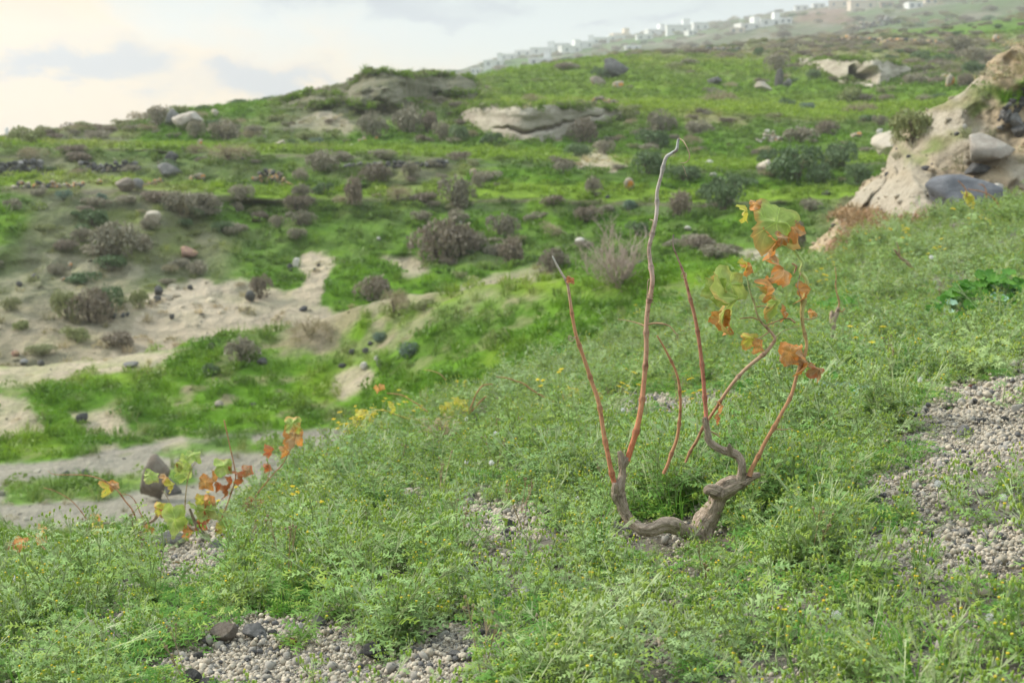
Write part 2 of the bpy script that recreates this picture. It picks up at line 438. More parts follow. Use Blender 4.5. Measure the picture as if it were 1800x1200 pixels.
PC[...,1] += fbm(X*.35, Y*.2, 30+PC[...,2]*.5, 4)*1.3*sstep(24,34,Y)*(.15+riser)
run = sstep(760, 620, UC0)*sstep(390, 450, VC0)
PC[...,1] += run*(.75*np.abs(fbm(X*.8, 0*Y, 44+PC[...,2]*.25, 3))+.2*np.abs(fbm(X*3.1, 0*Y, 4+PC[...,2]*.6, 2)))
PC[...,1] += fbm(X*.9, Y*.3, 60+PC[...,2]*.9, 3)*.7*sstep(24,34,Y)*(.15+riser)
UC, VC, DC = project(PC)
wu, wv = UC+fbm(UC/35, VC/25, 4, 4)*26, VC+fbm(UC/35, VC/25, 8, 4)*14
n1, n2, n3 = fbm(X*.35, Y*.35, 12+PC[...,2]*.3, 4), fbm(X*1.6, Y*1.6, PC[...,2]*1.2, 4), fbm(X*.12, Y*.12, 22, 3)
nrm = normals(PC); steep = 1-np.abs(nrm[...,2])
lush = .55 + n1*.55 + n3*.3
for (u, v, w, h, s) in [(0,400,70,70,.9),(620,440,110,70,.8),(620,500,70,50,.8),(400,380,60,30,.5),(470,470,40,40,.9),(300,235,60,30,.8),(720,250,110,22,1.1),
     (560,330,90,22,.6),(1300,180,320,18,1.1),(1600,185,200,20,1.1),(1000,370,160,80,.9),(1250,330,140,120,.9),(1100,410,120,60,.8),(1450,150,150,14,.8),
     (1450,300,120,60,.6),(1700,45,160,14,.9),(1000,140,180,18,.5),(900,330,120,60,.4),(400,200,100,20,.4),
     (120,430,110,50,-.75),(200,400,180,45,-.45),(90,240,120,16,-.35),(120,290,170,18,-.6),(180,330,130,14,-.4),(700,155,110,20,-1.3),(560,175,70,10,-1.),(590,215,80,26,-.4),
     (730,340,110,40,-.3),(1500,80,250,14,-.5),(60,560,120,90,-.9),(170,560,90,60,-.3),(1150,60,400,40,-.25),(800,300,110,14,-.3),(1350,80,200,12,-.5)]:
    lush = lush + s*ell(UC, VC, u, v, w, h)
lush = lush - steep*.35*0
lush = lush + n2*.22
g = sstep(.28, .80, lush)
colC = mixc(np.broadcast_to(DRY*.85, X.shape+(3,)), GREEN_VIVID, g)
colC = mixc(colC, GREEN_DARK, sstep(0,.5,n2)*.55*g)
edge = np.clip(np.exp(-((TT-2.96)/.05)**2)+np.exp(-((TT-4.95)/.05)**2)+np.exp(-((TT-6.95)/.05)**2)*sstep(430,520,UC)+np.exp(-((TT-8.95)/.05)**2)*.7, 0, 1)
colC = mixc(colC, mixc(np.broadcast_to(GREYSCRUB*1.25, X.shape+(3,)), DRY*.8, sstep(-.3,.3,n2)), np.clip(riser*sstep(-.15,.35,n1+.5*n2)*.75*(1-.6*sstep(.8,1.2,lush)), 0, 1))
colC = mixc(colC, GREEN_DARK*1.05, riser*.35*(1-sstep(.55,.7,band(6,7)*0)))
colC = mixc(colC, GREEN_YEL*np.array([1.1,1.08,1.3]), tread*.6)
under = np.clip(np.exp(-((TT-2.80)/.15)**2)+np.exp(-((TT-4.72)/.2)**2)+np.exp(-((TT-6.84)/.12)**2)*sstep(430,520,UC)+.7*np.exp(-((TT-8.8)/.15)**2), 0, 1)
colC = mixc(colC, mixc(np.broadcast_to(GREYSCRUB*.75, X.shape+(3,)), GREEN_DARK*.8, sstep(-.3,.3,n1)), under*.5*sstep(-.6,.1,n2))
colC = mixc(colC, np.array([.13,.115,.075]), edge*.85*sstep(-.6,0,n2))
colC = mixc(colC, GREEN_YEL, np.clip(ell(UC,VC,1350,190,420,16)*.8+ell(UC,VC,1000,160,300,60)*.35+ell(UC,VC,1400,120,400,60)*.3+sstep(0,.5,-n2)*.25, 0, .9))
colC = mixc(colC, GREYSCRUB*1.2, (1-g)*sstep(-.2,.4,n2)*.55)
colC = mixc(colC, GREYSCRUB*.95, np.clip(ell(UC,VC,710,158,125,26)*1.2, 0, .85)*sstep(-.4,.2,n2))
sandC = np.zeros(UC.shape)
for gp, s in ((([(100,660),(180,625),(235,585),(250,520),(300,497),(370,490),(440,492),(500,520),(520,505),(515,470),(545,440),(600,450),(590,470),(560,500),(560,540),(640,560),(440,640),(100,720)]), 1),
          ([(680,450),(740,448),(748,478),(700,488)], .9), ([(1000,272),(1050,262),(1115,290),(1080,302),(1020,296)], .9),
          ([(810,192),(900,190),(990,188),(1095,190),(1080,208),(1020,215),(990,245),(900,246),(860,236),(815,212)], 1),
          ([(1410,100),(1500,104),(1600,112),(1605,128),(1560,132),(1545,145),(1500,143),(1470,132),(1430,118)], 1),
          ([(790,505),(950,468),(990,480),(940,500),(820,520)], .7), ([(1290,445),(1350,428),(1370,455),(1300,470)], .9),
          ([(500,235),(540,205),(580,192),(612,205),(615,240),(590,240),(560,220)], .75), ([(1430,5),(1460,40),(1400,44),(1380,36)], .5),
          ([(660,190),(700,182),(705,200),(670,205)], .5), ([(0,470),(60,450),(140,480),(130,560),(60,600),(0,620)], .55),([(-700,440),(40,440),(260,470),(240,600),(100,660),(-700,700)], .6)):
    sandC = np.maximum(sandC, polymask(wu, wv, gp, 6)*s)
colC = mixc(colC, mixc(np.broadcast_to(PALE*.95, X.shape+(3,)), SAND*.95, sstep(-.3,.3,n3)), np.clip(sandC*(.95+.3*n2) - np.where(sandC < .7, .55*sstep(-.1,.3,n2+.5*n1), 0), 0, 1))
brn = polymask(wu, wv, [(1180,200),(1240,198),(1320,205),(1310,222),(1240,222),(1200,215)], 6)*.5
colC = mixc(colC, BROWN*1.3, brn)
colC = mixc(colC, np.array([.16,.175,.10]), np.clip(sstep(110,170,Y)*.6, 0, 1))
RIS_C = riser[:-1,:-1]; TRD_C = tread[:-1,:-1]
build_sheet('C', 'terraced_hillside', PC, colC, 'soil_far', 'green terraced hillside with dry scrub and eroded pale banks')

# ---- D: the far mountain flank with the village
D_cr = cl((-700,300,640),(700,200,640),(760,150,640),(800,133,650),(830,122,650),(870,108,660),(960,88,680),(1100,66,700),(1240,46,710),(1350,26,720),(1500,6,730),(1800,-40,760),(2500,-150,800))
D_lines = [
 [Wz(-700,190,-12),Wz(800,190,0),Wz(1100,190,8),Wz(2500,190,12)],
 cl((-700,330,320),(700,230,320),(820,160,330),(1000,125,330),(1250,92,330),(1500,60,330),(1800,20,330),(2500,-30,330)),
 D_cr,
 [(u, D+120, z-25) for u, D, z in D_cr], [(u, D+500, -95) for u, D, z in D_cr]]
us, T, PD = sheet('D', D_lines, [24,110,10,10], 8, US0, 2050, 20, 2)
X, Y = PD[...,0].copy(), PD[...,1].copy()
PD[...,2] += fbm(X*.03, Y*.03, 3, 5)*3.2*sstep(200,330,Y)
n1, n2 = fbm(X*.02, Y*.02, 1, 5), fbm(X*.08, Y*.05, 6, 4)
colD = mixc(np.broadcast_to(np.array([.12,.135,.075]), X.shape+(3,)), np.array([.075,.14,.03]), sstep(-.2,.4,n1))
colD = mixc(colD, np.array([.22,.19,.15]), sstep(.0,.45,n2)*.7)
UD, VD, DD = project(PD)
colD = mixc(colD, np.array([.20,.12,.09]), polymask(UD+n1*20, VD+n2*6, [(1380,40),(1420,20),(1470,12),(1500,30),(1480,42)], 6)*.8)
build_sheet('D', 'far_mountain_flank', PD, colD, 'soil_distant', 'distant grey green mountain flank under the white village')

# ---- E: the eroded bank on the right
sil = [(1425,445),(1447,415),(1462,380),(1500,345),(1530,312),(1560,285),(1580,262),(1600,215),(1640,192),(1690,158),(1712,138),(1735,108),(1765,88),(1800,72),(2000,20),(2500,-150)]
E_top = cl(*[(u, v, 19.5+.6*math.sin(u*.01)) for u, v in sil])
E_mid = cl(*[(u, v*.55+455*.45, 17.9) for u, v in sil])
E_bot = cl(*[(u, 480, 16.4) for u, v in sil])
E_lines = [[(u, D-.4, z-1.6) for u, D, z in E_bot], E_bot, E_mid, E_top, [(u, D+.9, z-.12) for u, D, z in E_top], [(u, D+4, z-2.4) for u, D, z in E_top], [(u, D+6, min(z-4,-5.5)) for u, D, z in E_top]]
us, T, PE = sheet('E', E_lines, [8,80,80,14,20,10], 4, 1425, US1, 7, 2.0)
X, Y, Z = PE[...,0].copy(), PE[...,1].copy(), PE[...,2].copy()
UE, VE, DE = project(PE)
fr = fbm(X*1.2, Z*1.2, 5, 5); rid = np.abs(fbm(X*1.6-Z*.6, Z*.9, 15, 4))
PE[...,1] += fr*.55 + rid*.35 - .2 + fbm(X*4, Z*4, 3, 4)*.20
cave = np.clip(polymask(UE, VE, [(1500,385),(1528,345),(1558,312),(1576,318),(1572,350),(1574,378),(1540,392),(1510,400)], 15), 0, 1)
PE[...,1] += cave*1.5
PE[...,2] += fbm(X*1.5, Y*1.5, 4, 4)*.12
ridge = polymask(UE, VE, [(1448,425),(1450,395),(1500,345),(1560,285),(1572,300),(1540,330),(1500,375),(1470,425)], 6)
PE[...,1] -= ridge*.12*(1+fr)
wu, wv = UE+fbm(UE/25, VE/20, 4, 3)*16, VE+fbm(UE/25, VE/20, 8, 3)*12
n1, n2 = fbm(X*1.4, Z*1.4, 8, 4), fbm(X*4, Z*4, 8, 3)
colE = mixc(np.broadcast_to(SAND*np.array([.92,.86,.78]), X.shape+(3,)), PALE*.92, sstep(-.2,.3,n1))
colE = mixc(colE, SAND*.42, sstep(.15,.55,fbm(X*2.2, Z*5, 18, 4))*.7)
gE = np.zeros(UE.shape)
for gp, s in (([(1575,255),(1600,205),(1690,165),(1800,130),(1860,120),(1800,185),(1740,190),(1690,230),(1640,250),(1600,270)], .95), ([(1580,250),(1680,225),(1660,262),(1600,275)], .9),
              ([(1590,275),(1640,270),(1630,290),(1590,290)], .6)):
    gE = np.maximum(gE, polymask(wu, wv, gp, 8)*s)
colE = mixc(colE, mixc(np.broadcast_to(GREEN_VIVID*.9, X.shape+(3,)), DRY, sstep(-.2,.4,n1)), gE*sstep(-.45,.05,n2))
colE = mixc(colE, SAND*.55, sstep(.1,.5,n2)*.6*(1-gE)*ell(UE,VE,1700,280,90,90))
colE = mixc(colE, np.array([.36,.20,.13]), polymask(wu, wv, [(1455,440),(1500,388),(1560,380),(1640,372),(1640,400),(1600,470),(1455,480)], 6)*.95)
build_sheet('E', 'eroded_bank', PE, colE, 'soil_mid', 'eroded sandy bank rising at the right edge')

# ---- sea / plain out to the horizon
seaV = np.array([(-1150,-90,-62),(1150,-90,-62),(1150,1500,-62),(-1150,1500,-62)], float)
m_, N_, b_, o_ = mat('sea', .25, .5); b_.inputs['Base Color'].default_value = (.10,.15,.19,1)
bump(N_, b_, N_.noise(pos(N_), .15, 4), .4, .4)
link('sea', new_mesh('sea', seaV, [(0,1,2,3)], ['sea'], smooth=False), kind='structure', label='flat pale sea out to the horizon')

# ================================================================ haze
m = bpy.data.materials.new('haze'); m.use_nodes = True; t = m.node_tree; t.nodes.clear()
pvn = t.nodes.new('ShaderNodeVolumePrincipled'); pvn.inputs['Color'].default_value = (.95,.95,.97,1); pvn.inputs['Density'].default_value = .0007
pvn.inputs['Anisotropy'].default_value = .3
oo = t.nodes.new('ShaderNodeOutputMaterial'); t.links.new(pvn.outputs[0], oo.inputs['Volume']); MATS['haze'] = m
hx, hy0, hy1, hz0, hz1 = 1200, -100, 1550, -100, 122
hv = [(x,y,z) for x in (-hx,hx) for y in (hy0,hy1) for z in (hz0,hz1)]
link('haze', new_mesh('haze', hv, [(0,1,3,2),(4,6,7,5),(0,4,5,1),(2,3,7,6),(0,2,6,4),(1,5,7,3)], ['haze'], smooth=False), kind='stuff', label='thin pale haze in the air')

# ================================================================ ray casting onto the ground
def bvh_of(keys):
    V = []; Fc = []; n = 0
    for k in keys:
        P = SHEETS[k][0]; nr, nc = P.shape[:2]
        V.append(P.reshape(-1,3)); Fc.append(grid_faces(nr, nc)+n); n += nr*nc
    return BVHTree.FromPolygons([tuple(v) for v in np.vstack(V).tolist()], np.vstack(Fc).tolist())
BV = {k: bvh_of([k]) for k in 'ABCDE'}
def hit(u, v, keys='ABECD'):
    x, k = (u-900)/F, (v-600)/F
    d = Vector((x, CP-k*SP, -SP-k*CP)).normalized()
    best = None
    for q in keys:
        h = BV[q].ray_cast(Vector((0,0,0)), d)
        if h[0] is not None and (best is None or h[3] < best[1][3]): best = (q, h)
    if best is None: return None
    p = best[1][0]; n = best[1][1]
    if n.z < 0: n = -n
    return p, n, p.y*CP-p.z*SP, best[0]
def hitd(u, v, keys='ABECD'):
    """like hit, stepping down the picture until the ground is met"""
    for i in range(40):
        h = hit(u, v+i*2, keys)
        if h: return h
    raise ValueError((u, v))
def ground_z(key, x, y):
    h = BV[key].ray_cast(Vector((x, y, 60)), Vector((0,0,-1)))
    return h[0].z if h[0] is not None else None
def wp(u, v, D):
    """point on the line of sight (u, v) at forward distance D"""
    k = (v-600)/F
    y = D*1.0; s = y/(CP-k*SP)
    return np.array([(u-900)/F*s, y, (-SP-k*CP)*s])

# ================================================================ templates for scattered cover
def grot(rx, ry, rz): return np.array(Euler((rx, ry, rz)).to_matrix())
def rnd(a, b): return R.uniform(a, b)

def feather_leaf(acc, base, az, L, up, m=0, w=.30, lobes=4, c=(1,1,1)):
    """a cut, feathery leaf arching outwards from base"""
    dirv = np.array([math.cos(az), math.sin(az), 0]); side = np.array([-math.sin(az), math.cos(az), 0]); upv = np.array([0,0,1.])
    tw = rnd(-.5, .5)
    def P(t): return base + dirv*L*t*math.cos(up*(1-t*.8)) + upv*L*(t*math.sin(up) - .45*t*t)
    V = []; Fc = []
    n = lobes
    sd = side*math.cos(tw)+upv*math.sin(tw)
    for i in range(n+1):
        t = i/n; p = P(t); hw = L*.045*(1-t*.5)
        V += [p-sd*hw, p+sd*hw]
    for i in range(n): Fc.append((2*i, 2*i+1, 2*i+3, 2*i+2))
    k = len(V)
    for i in range(1, n+1):
        t = (i-.35)/n; p = P(t); q = P(min(t+.10, 1)); f = P(min(t+.16, 1.05))
        s = math.sin(min(t*1.15+.12,1)*math.pi*.86)
        for sg in (-1, 1):
            wv = w*L*s*rnd(.7, 1.25)
            tip = f + sd*sg*wv + upv*rnd(-.06,.06)*L
            V += [p, q+ (q-p)*.3, tip + (q-p)*.4, tip-(q-p)*.3]; Fc.append((k, k+1, k+2, k+3)); k += 4
    acc.add(V, Fc, m, c)
def stem(acc, pts, r0, r1, m=0, n=3, c=(1,1,1)):
    pts = np.asarray(pts, float); V = []; Fc = []
    for i, p in enumerate(pts):
        t = i/(len(pts)-1); r = r0+(r1-r0)*t
        for j in range(n):
            a = 2*math.pi*j/n
            V.append(p+np.array([math.cos(a)*r, math.sin(a)*r, 0]))
    for i in range(len(pts)-1):
        for j in range(n):
            a, b = i*n+j, i*n+(j+1) % n; Fc.append((a, b, b+n, a+n))
    acc.add(V, Fc, m, c)
def bud(acc, p, r, h, m, c=(1,1,1)):
    V = [p+np.array([math.cos(a)*r*q, math.sin(a)*r*q, z*h]) for q, z in ((.6,0),(1,.4),(.8,1)) for a in (0,1.26,2.51,3.77,5.03)]
    Fc = [(i*5+j, i*5+(j+1)%5, i*5+5+(j+1)%5, i*5+5+j) for i in range(2) for j in range(5)] + [(10,11,12,13,14)]
    acc.add(V, Fc, m, c)
def groundsel(k, H, nst, flower, lean=.5, lf=1.0, spread=.03):
    acc = Acc()
    for s in range(nst):
        az = rnd(0, 6.28); ln = rnd(.1, lean); h = H*rnd(.55, 1.1)
        b = np.array([rnd(-spread,spread), rnd(-spread,spread), -.01])
        pts = [b + np.array([math.cos(az)*ln*h*t**1.5, math.sin(az)*ln*h*t**1.5, h*t*(1-.12*ln*t)]) for t in np.linspace(0,1,6)]
        pts = [p + np.array([rnd(-.004,.004), rnd(-.004,.004), 0]) for p in pts]
        stem(acc, pts, .0022, .0012, 1)
        nl = int(h/.0125); a = rnd(0, 6.28)
        for i in range(nl):
            t = (i+.5)/nl; j = min(int(t*5), 4); p = pts[j]+(pts[j+1]-pts[j])*(t*5-j)
            a += 2.4+rnd(-.4,.4)
            feather_leaf(acc, p, a, lf*H*rnd(.26,.46)*(1.15-.6*t), rnd(.2,.95), 0 if R.random() < .85 else 2)
        for i in range(R.randint(2, 6)):
            q = pts[-1]+np.array([rnd(-.018,.018), rnd(-.018,.018), rnd(-.012,.014)])
            stem(acc, [pts[-2], q], .001, .0008, 1)
            bud(acc, q, .0026, .008, 2)
            if R.random() < flower: bud(acc, q+np.array([0,0,.007]), .0030, .0022, 3)
    return acc.mesh('groundsel_template', ['weed_leaf', 'weed_stem', 'weed_young', 'flower_yellow'], smooth=False)
def daisy(k, H):
    acc = Acc()
    for s in range(R.randint(3, 6)):
        az = rnd(0, 6.28); h = H*rnd(.7, 1.1); ln = rnd(.1,.4)
        pts = [np.array([math.cos(az)*ln*h*t, math.sin(az)*ln*h*t, h*t]) for t in np.linspace(0,1,4)]
        stem(acc, pts, .002, .0012, 1)
        for i in range(5): feather_leaf(acc, pts[R.randint(0,2)], rnd(0,6.28), rnd(.04,.07), rnd(.2,.9), 0)
        top = pts[-1]; n = 11; rr = rnd(.011,.016)
        V = [top+np.array([0,0,.003])]; Fc = []
        for i in range(n*2):
            a = math.pi*i/n; r = rr if i % 2 == 0 else rr*.55
            V.append(top+np.array([math.cos(a)*r, math.sin(a)*r, rnd(.001,.006)]))
        for i in range(n*2): Fc.append((0, 1+i, 1+(i+1) % (n*2)))
        acc.add(V, Fc, 3); bud(acc, top+np.array([0,0,.001]), .0045, .005, 3); bud(acc, top-np.array([0,0,.007]), .004, .007, 2)
    return acc.mesh('daisy_template', ['weed_leaf', 'weed_stem', 'weed_young', 'flower_yellow'], smooth=False)
def round_leaf(acc, c, nrm_az, tilt, r, m, lob=5, cup=.25, n=15, col=(1,1,1), depth=.16):
    M = grot(tilt, 0, nrm_az); V = [np.array([0, 0, 0.])]; Fc = []
    for ring, f in ((1, .55), (2, 1.0)):
        for i in range(n):
            a = 2*math.pi*i/n + .3
            rr = r*f*(1 - depth*f*abs(math.sin(a*lob/2)))*(1 if i else .55)
            V.append(np.array([math.cos(a)*rr, math.sin(a)*rr, cup*r*f*f + (.06*r*math.sin(a*lob) if ring == 2 else 0)]))
    for i in range(n):
        j = (i+1) % n; Fc += [(0, 1+i, 1+j), (1+i, 1+n+i, 1+n+j, 1+j)]
    acc.add((np.array(V)@M.T)+np.asarray(c), Fc, m, col)
def clover(k, H, W_):
    """low mat of small soft leaves"""
    acc = Acc()
    for i in range(70):
        a = rnd(0, 6.28); r = W_*math.sqrt(R.random()); h = H*(1-(r/W_)**2*.7)*rnd(.5,1.1)
        p = np.array([math.cos(a)*r, math.sin(a)*r, h])
        feather_leaf(acc, p, rnd(0,6.28), rnd(.018,.035), rnd(-.1,.8), 0 if R.random()<.8 else 2, w=.42, lobes=3)
        if i % 3 == 0: stem(acc, [np.array([p[0]*.7,p[1]*.7,0]), p], .001, .0008, 1)
    return acc.mesh('leafy_template', ['weed_dark', 'weed_stem', 'weed_young'], smooth=False)
def tuft(k, nb, H, W_, bw, mname, curl=.5, name='grass_template'):
    acc = Acc()
    for i in range(nb):
        az = rnd(0, 6.28); r = W_*math.sqrt(R.random())*.6; b = np.array([math.cos(az)*r, math.sin(az)*r, -.01])
        a2 = az+rnd(-.8,.8); h = H*rnd(.5,1.1); o = np.array([math.cos(a2), math.sin(a2), 0]); sd = np.array([-o[1], o[0], 0])*bw
        cu = curl*rnd(.3,1.2)
        p1 = b+o*h*cu*.3+np.array([0,0,h*.6]); p2 = b+o*h*cu+np.array([0,0,h*(1-.25*cu)])
        acc.add([b-sd, b+sd, p1+sd*.8, p1-sd*.8, p2], [(0,1,2,3),(3,2,4)], 0)
    return acc.mesh(name, [mname], smooth=False)
def clump(k, n, H, W_, s, mname):
    """leafy mound for middle distance"""
    acc = Acc()
    for i in range(n):
        a = rnd(0, 6.28); r = math.sqrt(R.random()); h = H*math.sqrt(max(0, 1-r*r))*rnd(.5, 1.05)
        p = np.array([math.cos(a)*r*W_, math.sin(a)*r*W_, h]); M = grot(rnd(-1.2,1.2), rnd(-1.2,1.2), rnd(0,6.28))
        q = np.array([(-s,-s*.5,0),(s,-s*.4,0),(s*.7,s*.6,0),(-s*.6,s*.5,0)])*rnd(.6,1.4)
        acc.add(q@M.T+p, [(0,1,2,3)], 0)
    return acc.mesh('mound_template', [mname], smooth=False)

leaf_mat('weed_leaf', (.37,.48,.20,1), (.20,.35,.07,1), .5, .2)
leaf_mat('weed_young', (.38,.48,.09,1), (.30,.44,.06,1), None)
leaf_mat('weed_stem', (.40,.48,.24,1), (.36,.42,.20,1), None, .2)
leaf_mat('weed_dark', (.11,.27,.03,1), (.15,.33,.04,1), .2)
leaf_mat('flower_yellow', (.80,.56,.02,1), (.75,.62,.05,1), None, .3)
leaf_mat('flower_orange', (.75,.22,.02,1), (.7,.3,.03,1), None, .3)
leaf_mat('fluff', (.80,.80,.78,1), (.72,.72,.70,1), None, .5, var=.1)
leaf_mat('grass_mid', (.08,.22,.02,1), (.10,.24,.03,1), .75, .4)
leaf_mat('grass_dry', (.34,.30,.17,1), (.27,.22,.12,1), None, .3)
leaf_mat('dead_weed', (.36,.28,.16,1), (.30,.22,.12,1), None, .25)

def rock_verts(sub, seed, flat=.8, cuts=9, rough=.12):
    import bmesh
    bm = bmesh.new(); bmesh.ops.create_icosphere(bm, subdivisions=sub, radius=1.0)
    V = np.array([v.co[:] for v in bm.verts]); Fc = [tuple(v.index for v in f.verts) for f in bm.faces]; bm.free()
    rs = np.random.RandomState(seed)
    for i in range(cuts):
        n = rs.normal(size=3); n /= np.linalg.norm(n); d = rs.uniform(.35, .8)
        q = V@n - d; V = V - np.outer(np.maximum(q, 0), n)*.93
    k = 1 + rough*fbm(V[:,0]*2+seed, V[:,1]*2, V[:,2]*2, 4)+rough*.4*fbm(V[:,0]*7+seed, V[:,1]*7, V[:,2]*7, 2)
    V = V*k[:,None]*np.array([1, rs.uniform(.75,1), flat])
    V /= np.abs(V).max(0)          # fills the unit box, so that sizes can be set exactly
    return V, Fc

def rock_mat(name, cA, cB, scale=3.0, lichen=None, bd=.02):
    m, N, b, o = mat(name, .9, .2)
    p = objc(N); n = N.noise(p, scale, 6, .65); n2 = N.noise(p, scale*6, 4, .7)
    c = N.mix(N.ramp(n, .35, .65), cA, cB)
    if lichen: c = N.mix(N.ramp(N.noise(p, scale*.7, 3), .52, .60), c, lichen)
    rr = N.n('ShaderNodeObjectInfo').outputs['Random']
    x = N.n('ShaderNodeVectorMath', operation='SCALE'); N.put(x.inputs[0], c); N.put(x.inputs['Scale'], N.m('ADD', N.m('MULTIPLY', n2, .7), N.m('ADD', .5, N.m('MULTIPLY', rr, .3))))
    N.put(b.inputs['Base Color'], x.outputs[0]); bump(N, b, N.m('ADD', n2, n), bd, .8)
rock_mat('rock_dark', (.072,.07,.068,1), (.14,.135,.13,1))
rock_mat('rock_slate', (.13,.135,.15,1), (.20,.205,.22,1), 1.2)
rock_mat('rock_warm', (.30,.26,.22,1), (.40,.36,.31,1), 1.2)
rock_mat('rock_grey', (.17,.165,.16,1), (.27,.26,.25,1))
rock_mat('rock_brown', (.20,.16,.125,1), (.28,.24,.20,1))
rock_mat('rock_pale', (.48,.42,.34,1), (.40,.35,.28,1))
rock_mat('rock_white', (.62,.58,.52,1), (.50,.47,.42,1))
rock_mat('rock_ochre', (.38,.33,.25,1), (.28,.25,.21,1), 1.5, (.62,.27,.05,1))
rock_mat('rock_russet', (.33,.20,.15,1), (.27,.17,.13,1), 2.0, (.45,.30,.18,1))
rock_mat('rock_red', (.34,.10,.06,1), (.28,.09,.06,1))
rock_mat('pebble_pale', (.50,.44,.35,1), (.37,.32,.25,1), 40, None, .001)
rock_mat('pebble_grey', (.26,.24,.21,1), (.34,.31,.265,1), 40, None, .001)
rock_mat('pebble_dark', (.08,.078,.078,1), (.14,.135,.13,1), 40, None, .001)

def pebbles(k):
    acc = Acc(); rs = np.random.RandomState(100+k)
    for i in range(15):
        V, Fc = rock_verts(1, 300+k*20+i, .75, 7, .25)
        s = rs.choice([.0018,.003,.005,.008], p=[.3,.38,.25,.07])*rs.uniform(.7,1.3)
        M = grot(rs.uniform(0,.6), rs.uniform(0,.6), rs.uniform(0,6.28))
        a, r = rs.uniform(0,6.28), .045*math.sqrt(rs.uniform())
        acc.add((V*s)@M.T+np.array([math.cos(a)*r, math.sin(a)*r, s*.35]), Fc, int(rs.choice([0,1,2], p=[.58,.28,.14])))
    return acc.mesh('pebble_template', ['pebble_pale','pebble_grey','pebble_dark'], smooth=True)

def scatter(name, label, P, rot, scl, idx, templates, tcol, cat=None):
    """one object of ground cover: a point cloud that carries small plants or pebbles"""
    tcn = bpy.data.collections.new(name+'_kinds')
    for i, me in enumerate(templates):
        tcn.objects.link(bpy.data.objects.new('%s_%02d' % (me.name.split('.')[0], i), me))
    n = len(P)
    me = bpy.data.meshes.new(name); me.vertices.add(n); me.vertices.foreach_set('co', np.asarray(P, np.float32).ravel())
    def A(nm, ty, key, arr):
        a = me.attributes.new(nm, ty, 'POINT'); a.data.foreach_set(key, arr)
    A('rot', 'FLOAT_VECTOR', 'vector', np.asarray(rot, np.float32).ravel())
    A('scl', 'FLOAT_VECTOR', 'vector', np.asarray(scl, np.float32).ravel())
    A('idx', 'INT', 'value', np.asarray(idx, np.int32))
    c = np.ones((n,4), np.float32); c[:,:3] = tcol; A('tcol', 'FLOAT_COLOR', 'color', c.ravel())
    o = link(name, me); o['kind'] = 'stuff'; o['label'] = label
    g = bpy.data.node_groups.new(name, 'GeometryNodeTree')
    g.interface.new_socket('Geometry', in_out='INPUT', socket_type='NodeSocketGeometry')
    g.interface.new_socket('Geometry', in_out='OUTPUT', socket_type='NodeSocketGeometry')
    gi, go = g.nodes.new('NodeGroupInput'), g.nodes.new('NodeGroupOutput')
    ci = g.nodes.new('GeometryNodeCollectionInfo'); ci.inputs['Collection'].default_value = tcn
    ci.inputs['Separate Children'].default_value = True; ci.inputs['Reset Children'].default_value = True
    ip = g.nodes.new('GeometryNodeInstanceOnPoints'); ip.inputs['Pick Instance'].default_value = True
    def NA(nm, ty):
        x = g.nodes.new('GeometryNodeInputNamedAttribute'); x.data_type = ty; x.inputs['Name'].default_value = nm; return x.outputs[0]
    e2 = g.nodes.new('FunctionNodeEulerToRotation'); g.links.new(NA('rot', 'FLOAT_VECTOR'), e2.inputs[0])
    g.links.new(e2.outputs[0], ip.inputs['Rotation']); g.links.new(NA('scl', 'FLOAT_VECTOR'), ip.inputs['Scale'])
    g.links.new(NA('idx', 'INT'), ip.inputs['Instance Index'])
    g.links.new(gi.outputs[0], ip.inputs['Points']); g.links.new(ci.outputs[0], ip.inputs['Instance']); g.links.new(ip.outputs[0], go.inputs[0])
    md = o.modifiers.new('scatter', 'NODES'); md.node_group = g
    return o

def sample(key, dens, weight=None, clip=(-160, 1960, -80, 1330), dmax=1e9, dmin=0):
    """random points on a sheet: dens(U,V,D,P,col) gives plants per square metre at each cell"""
    P, col = SHEETS[key]
    c00, c01, c10, c11 = P[:-1,:-1], P[:-1,1:], P[1:,:-1], P[1:,1:]
    nn = np.cross(c01-c00, c10-c00); area = np.linalg.norm(nn, axis=-1)
    ctr = (c00+c11)*.5; U, V, D = project(ctr)
    ok = (U > clip[0]) & (U < clip[1]) & (V > clip[2]) & (V < clip[3]) & (D < dmax) & (D > dmin) & (ctr[...,1] > 0)
    # leave out cells that turn their back to the camera behind a crest
    nn = nn*np.sign(nn[...,2:3]+1e-9); face = (nn*(-ctr)).sum(-1)/np.maximum(area*np.linalg.norm(ctr, axis=-1), 1e-9)
    ok &= face > -.12
    cc = col[:-1,:-1]
    lam = area*dens(U, V, D, ctr, cc)*ok
    cnt = NR.poisson(np.maximum(lam, 0)); I, J = np.nonzero(cnt); rep = cnt[I, J]; I, J = np.repeat(I, rep), np.repeat(J, rep)
    a, b = NR.rand(len(I), 1), NR.rand(len(I), 1)
    p = c00[I,J]*(1-a)*(1-b)+c01[I,J]*a*(1-b)+c10[I,J]*(1-a)*b+c11[I,J]*a*b
    n = nn[I,J]/np.maximum(np.linalg.norm(nn[I,J], axis=-1, keepdims=True), 1e-9)
    return p, n, cc[I,J]
def rots(n, tilt=.15):
    return np.stack([NR.normal(0, tilt, n), NR.normal(0, tilt, n), NR.uniform(0, 6.283, n)], -1)
def scl1(n, a, b): return np.repeat(NR.uniform(a, b, (n,1)), 3, 1)

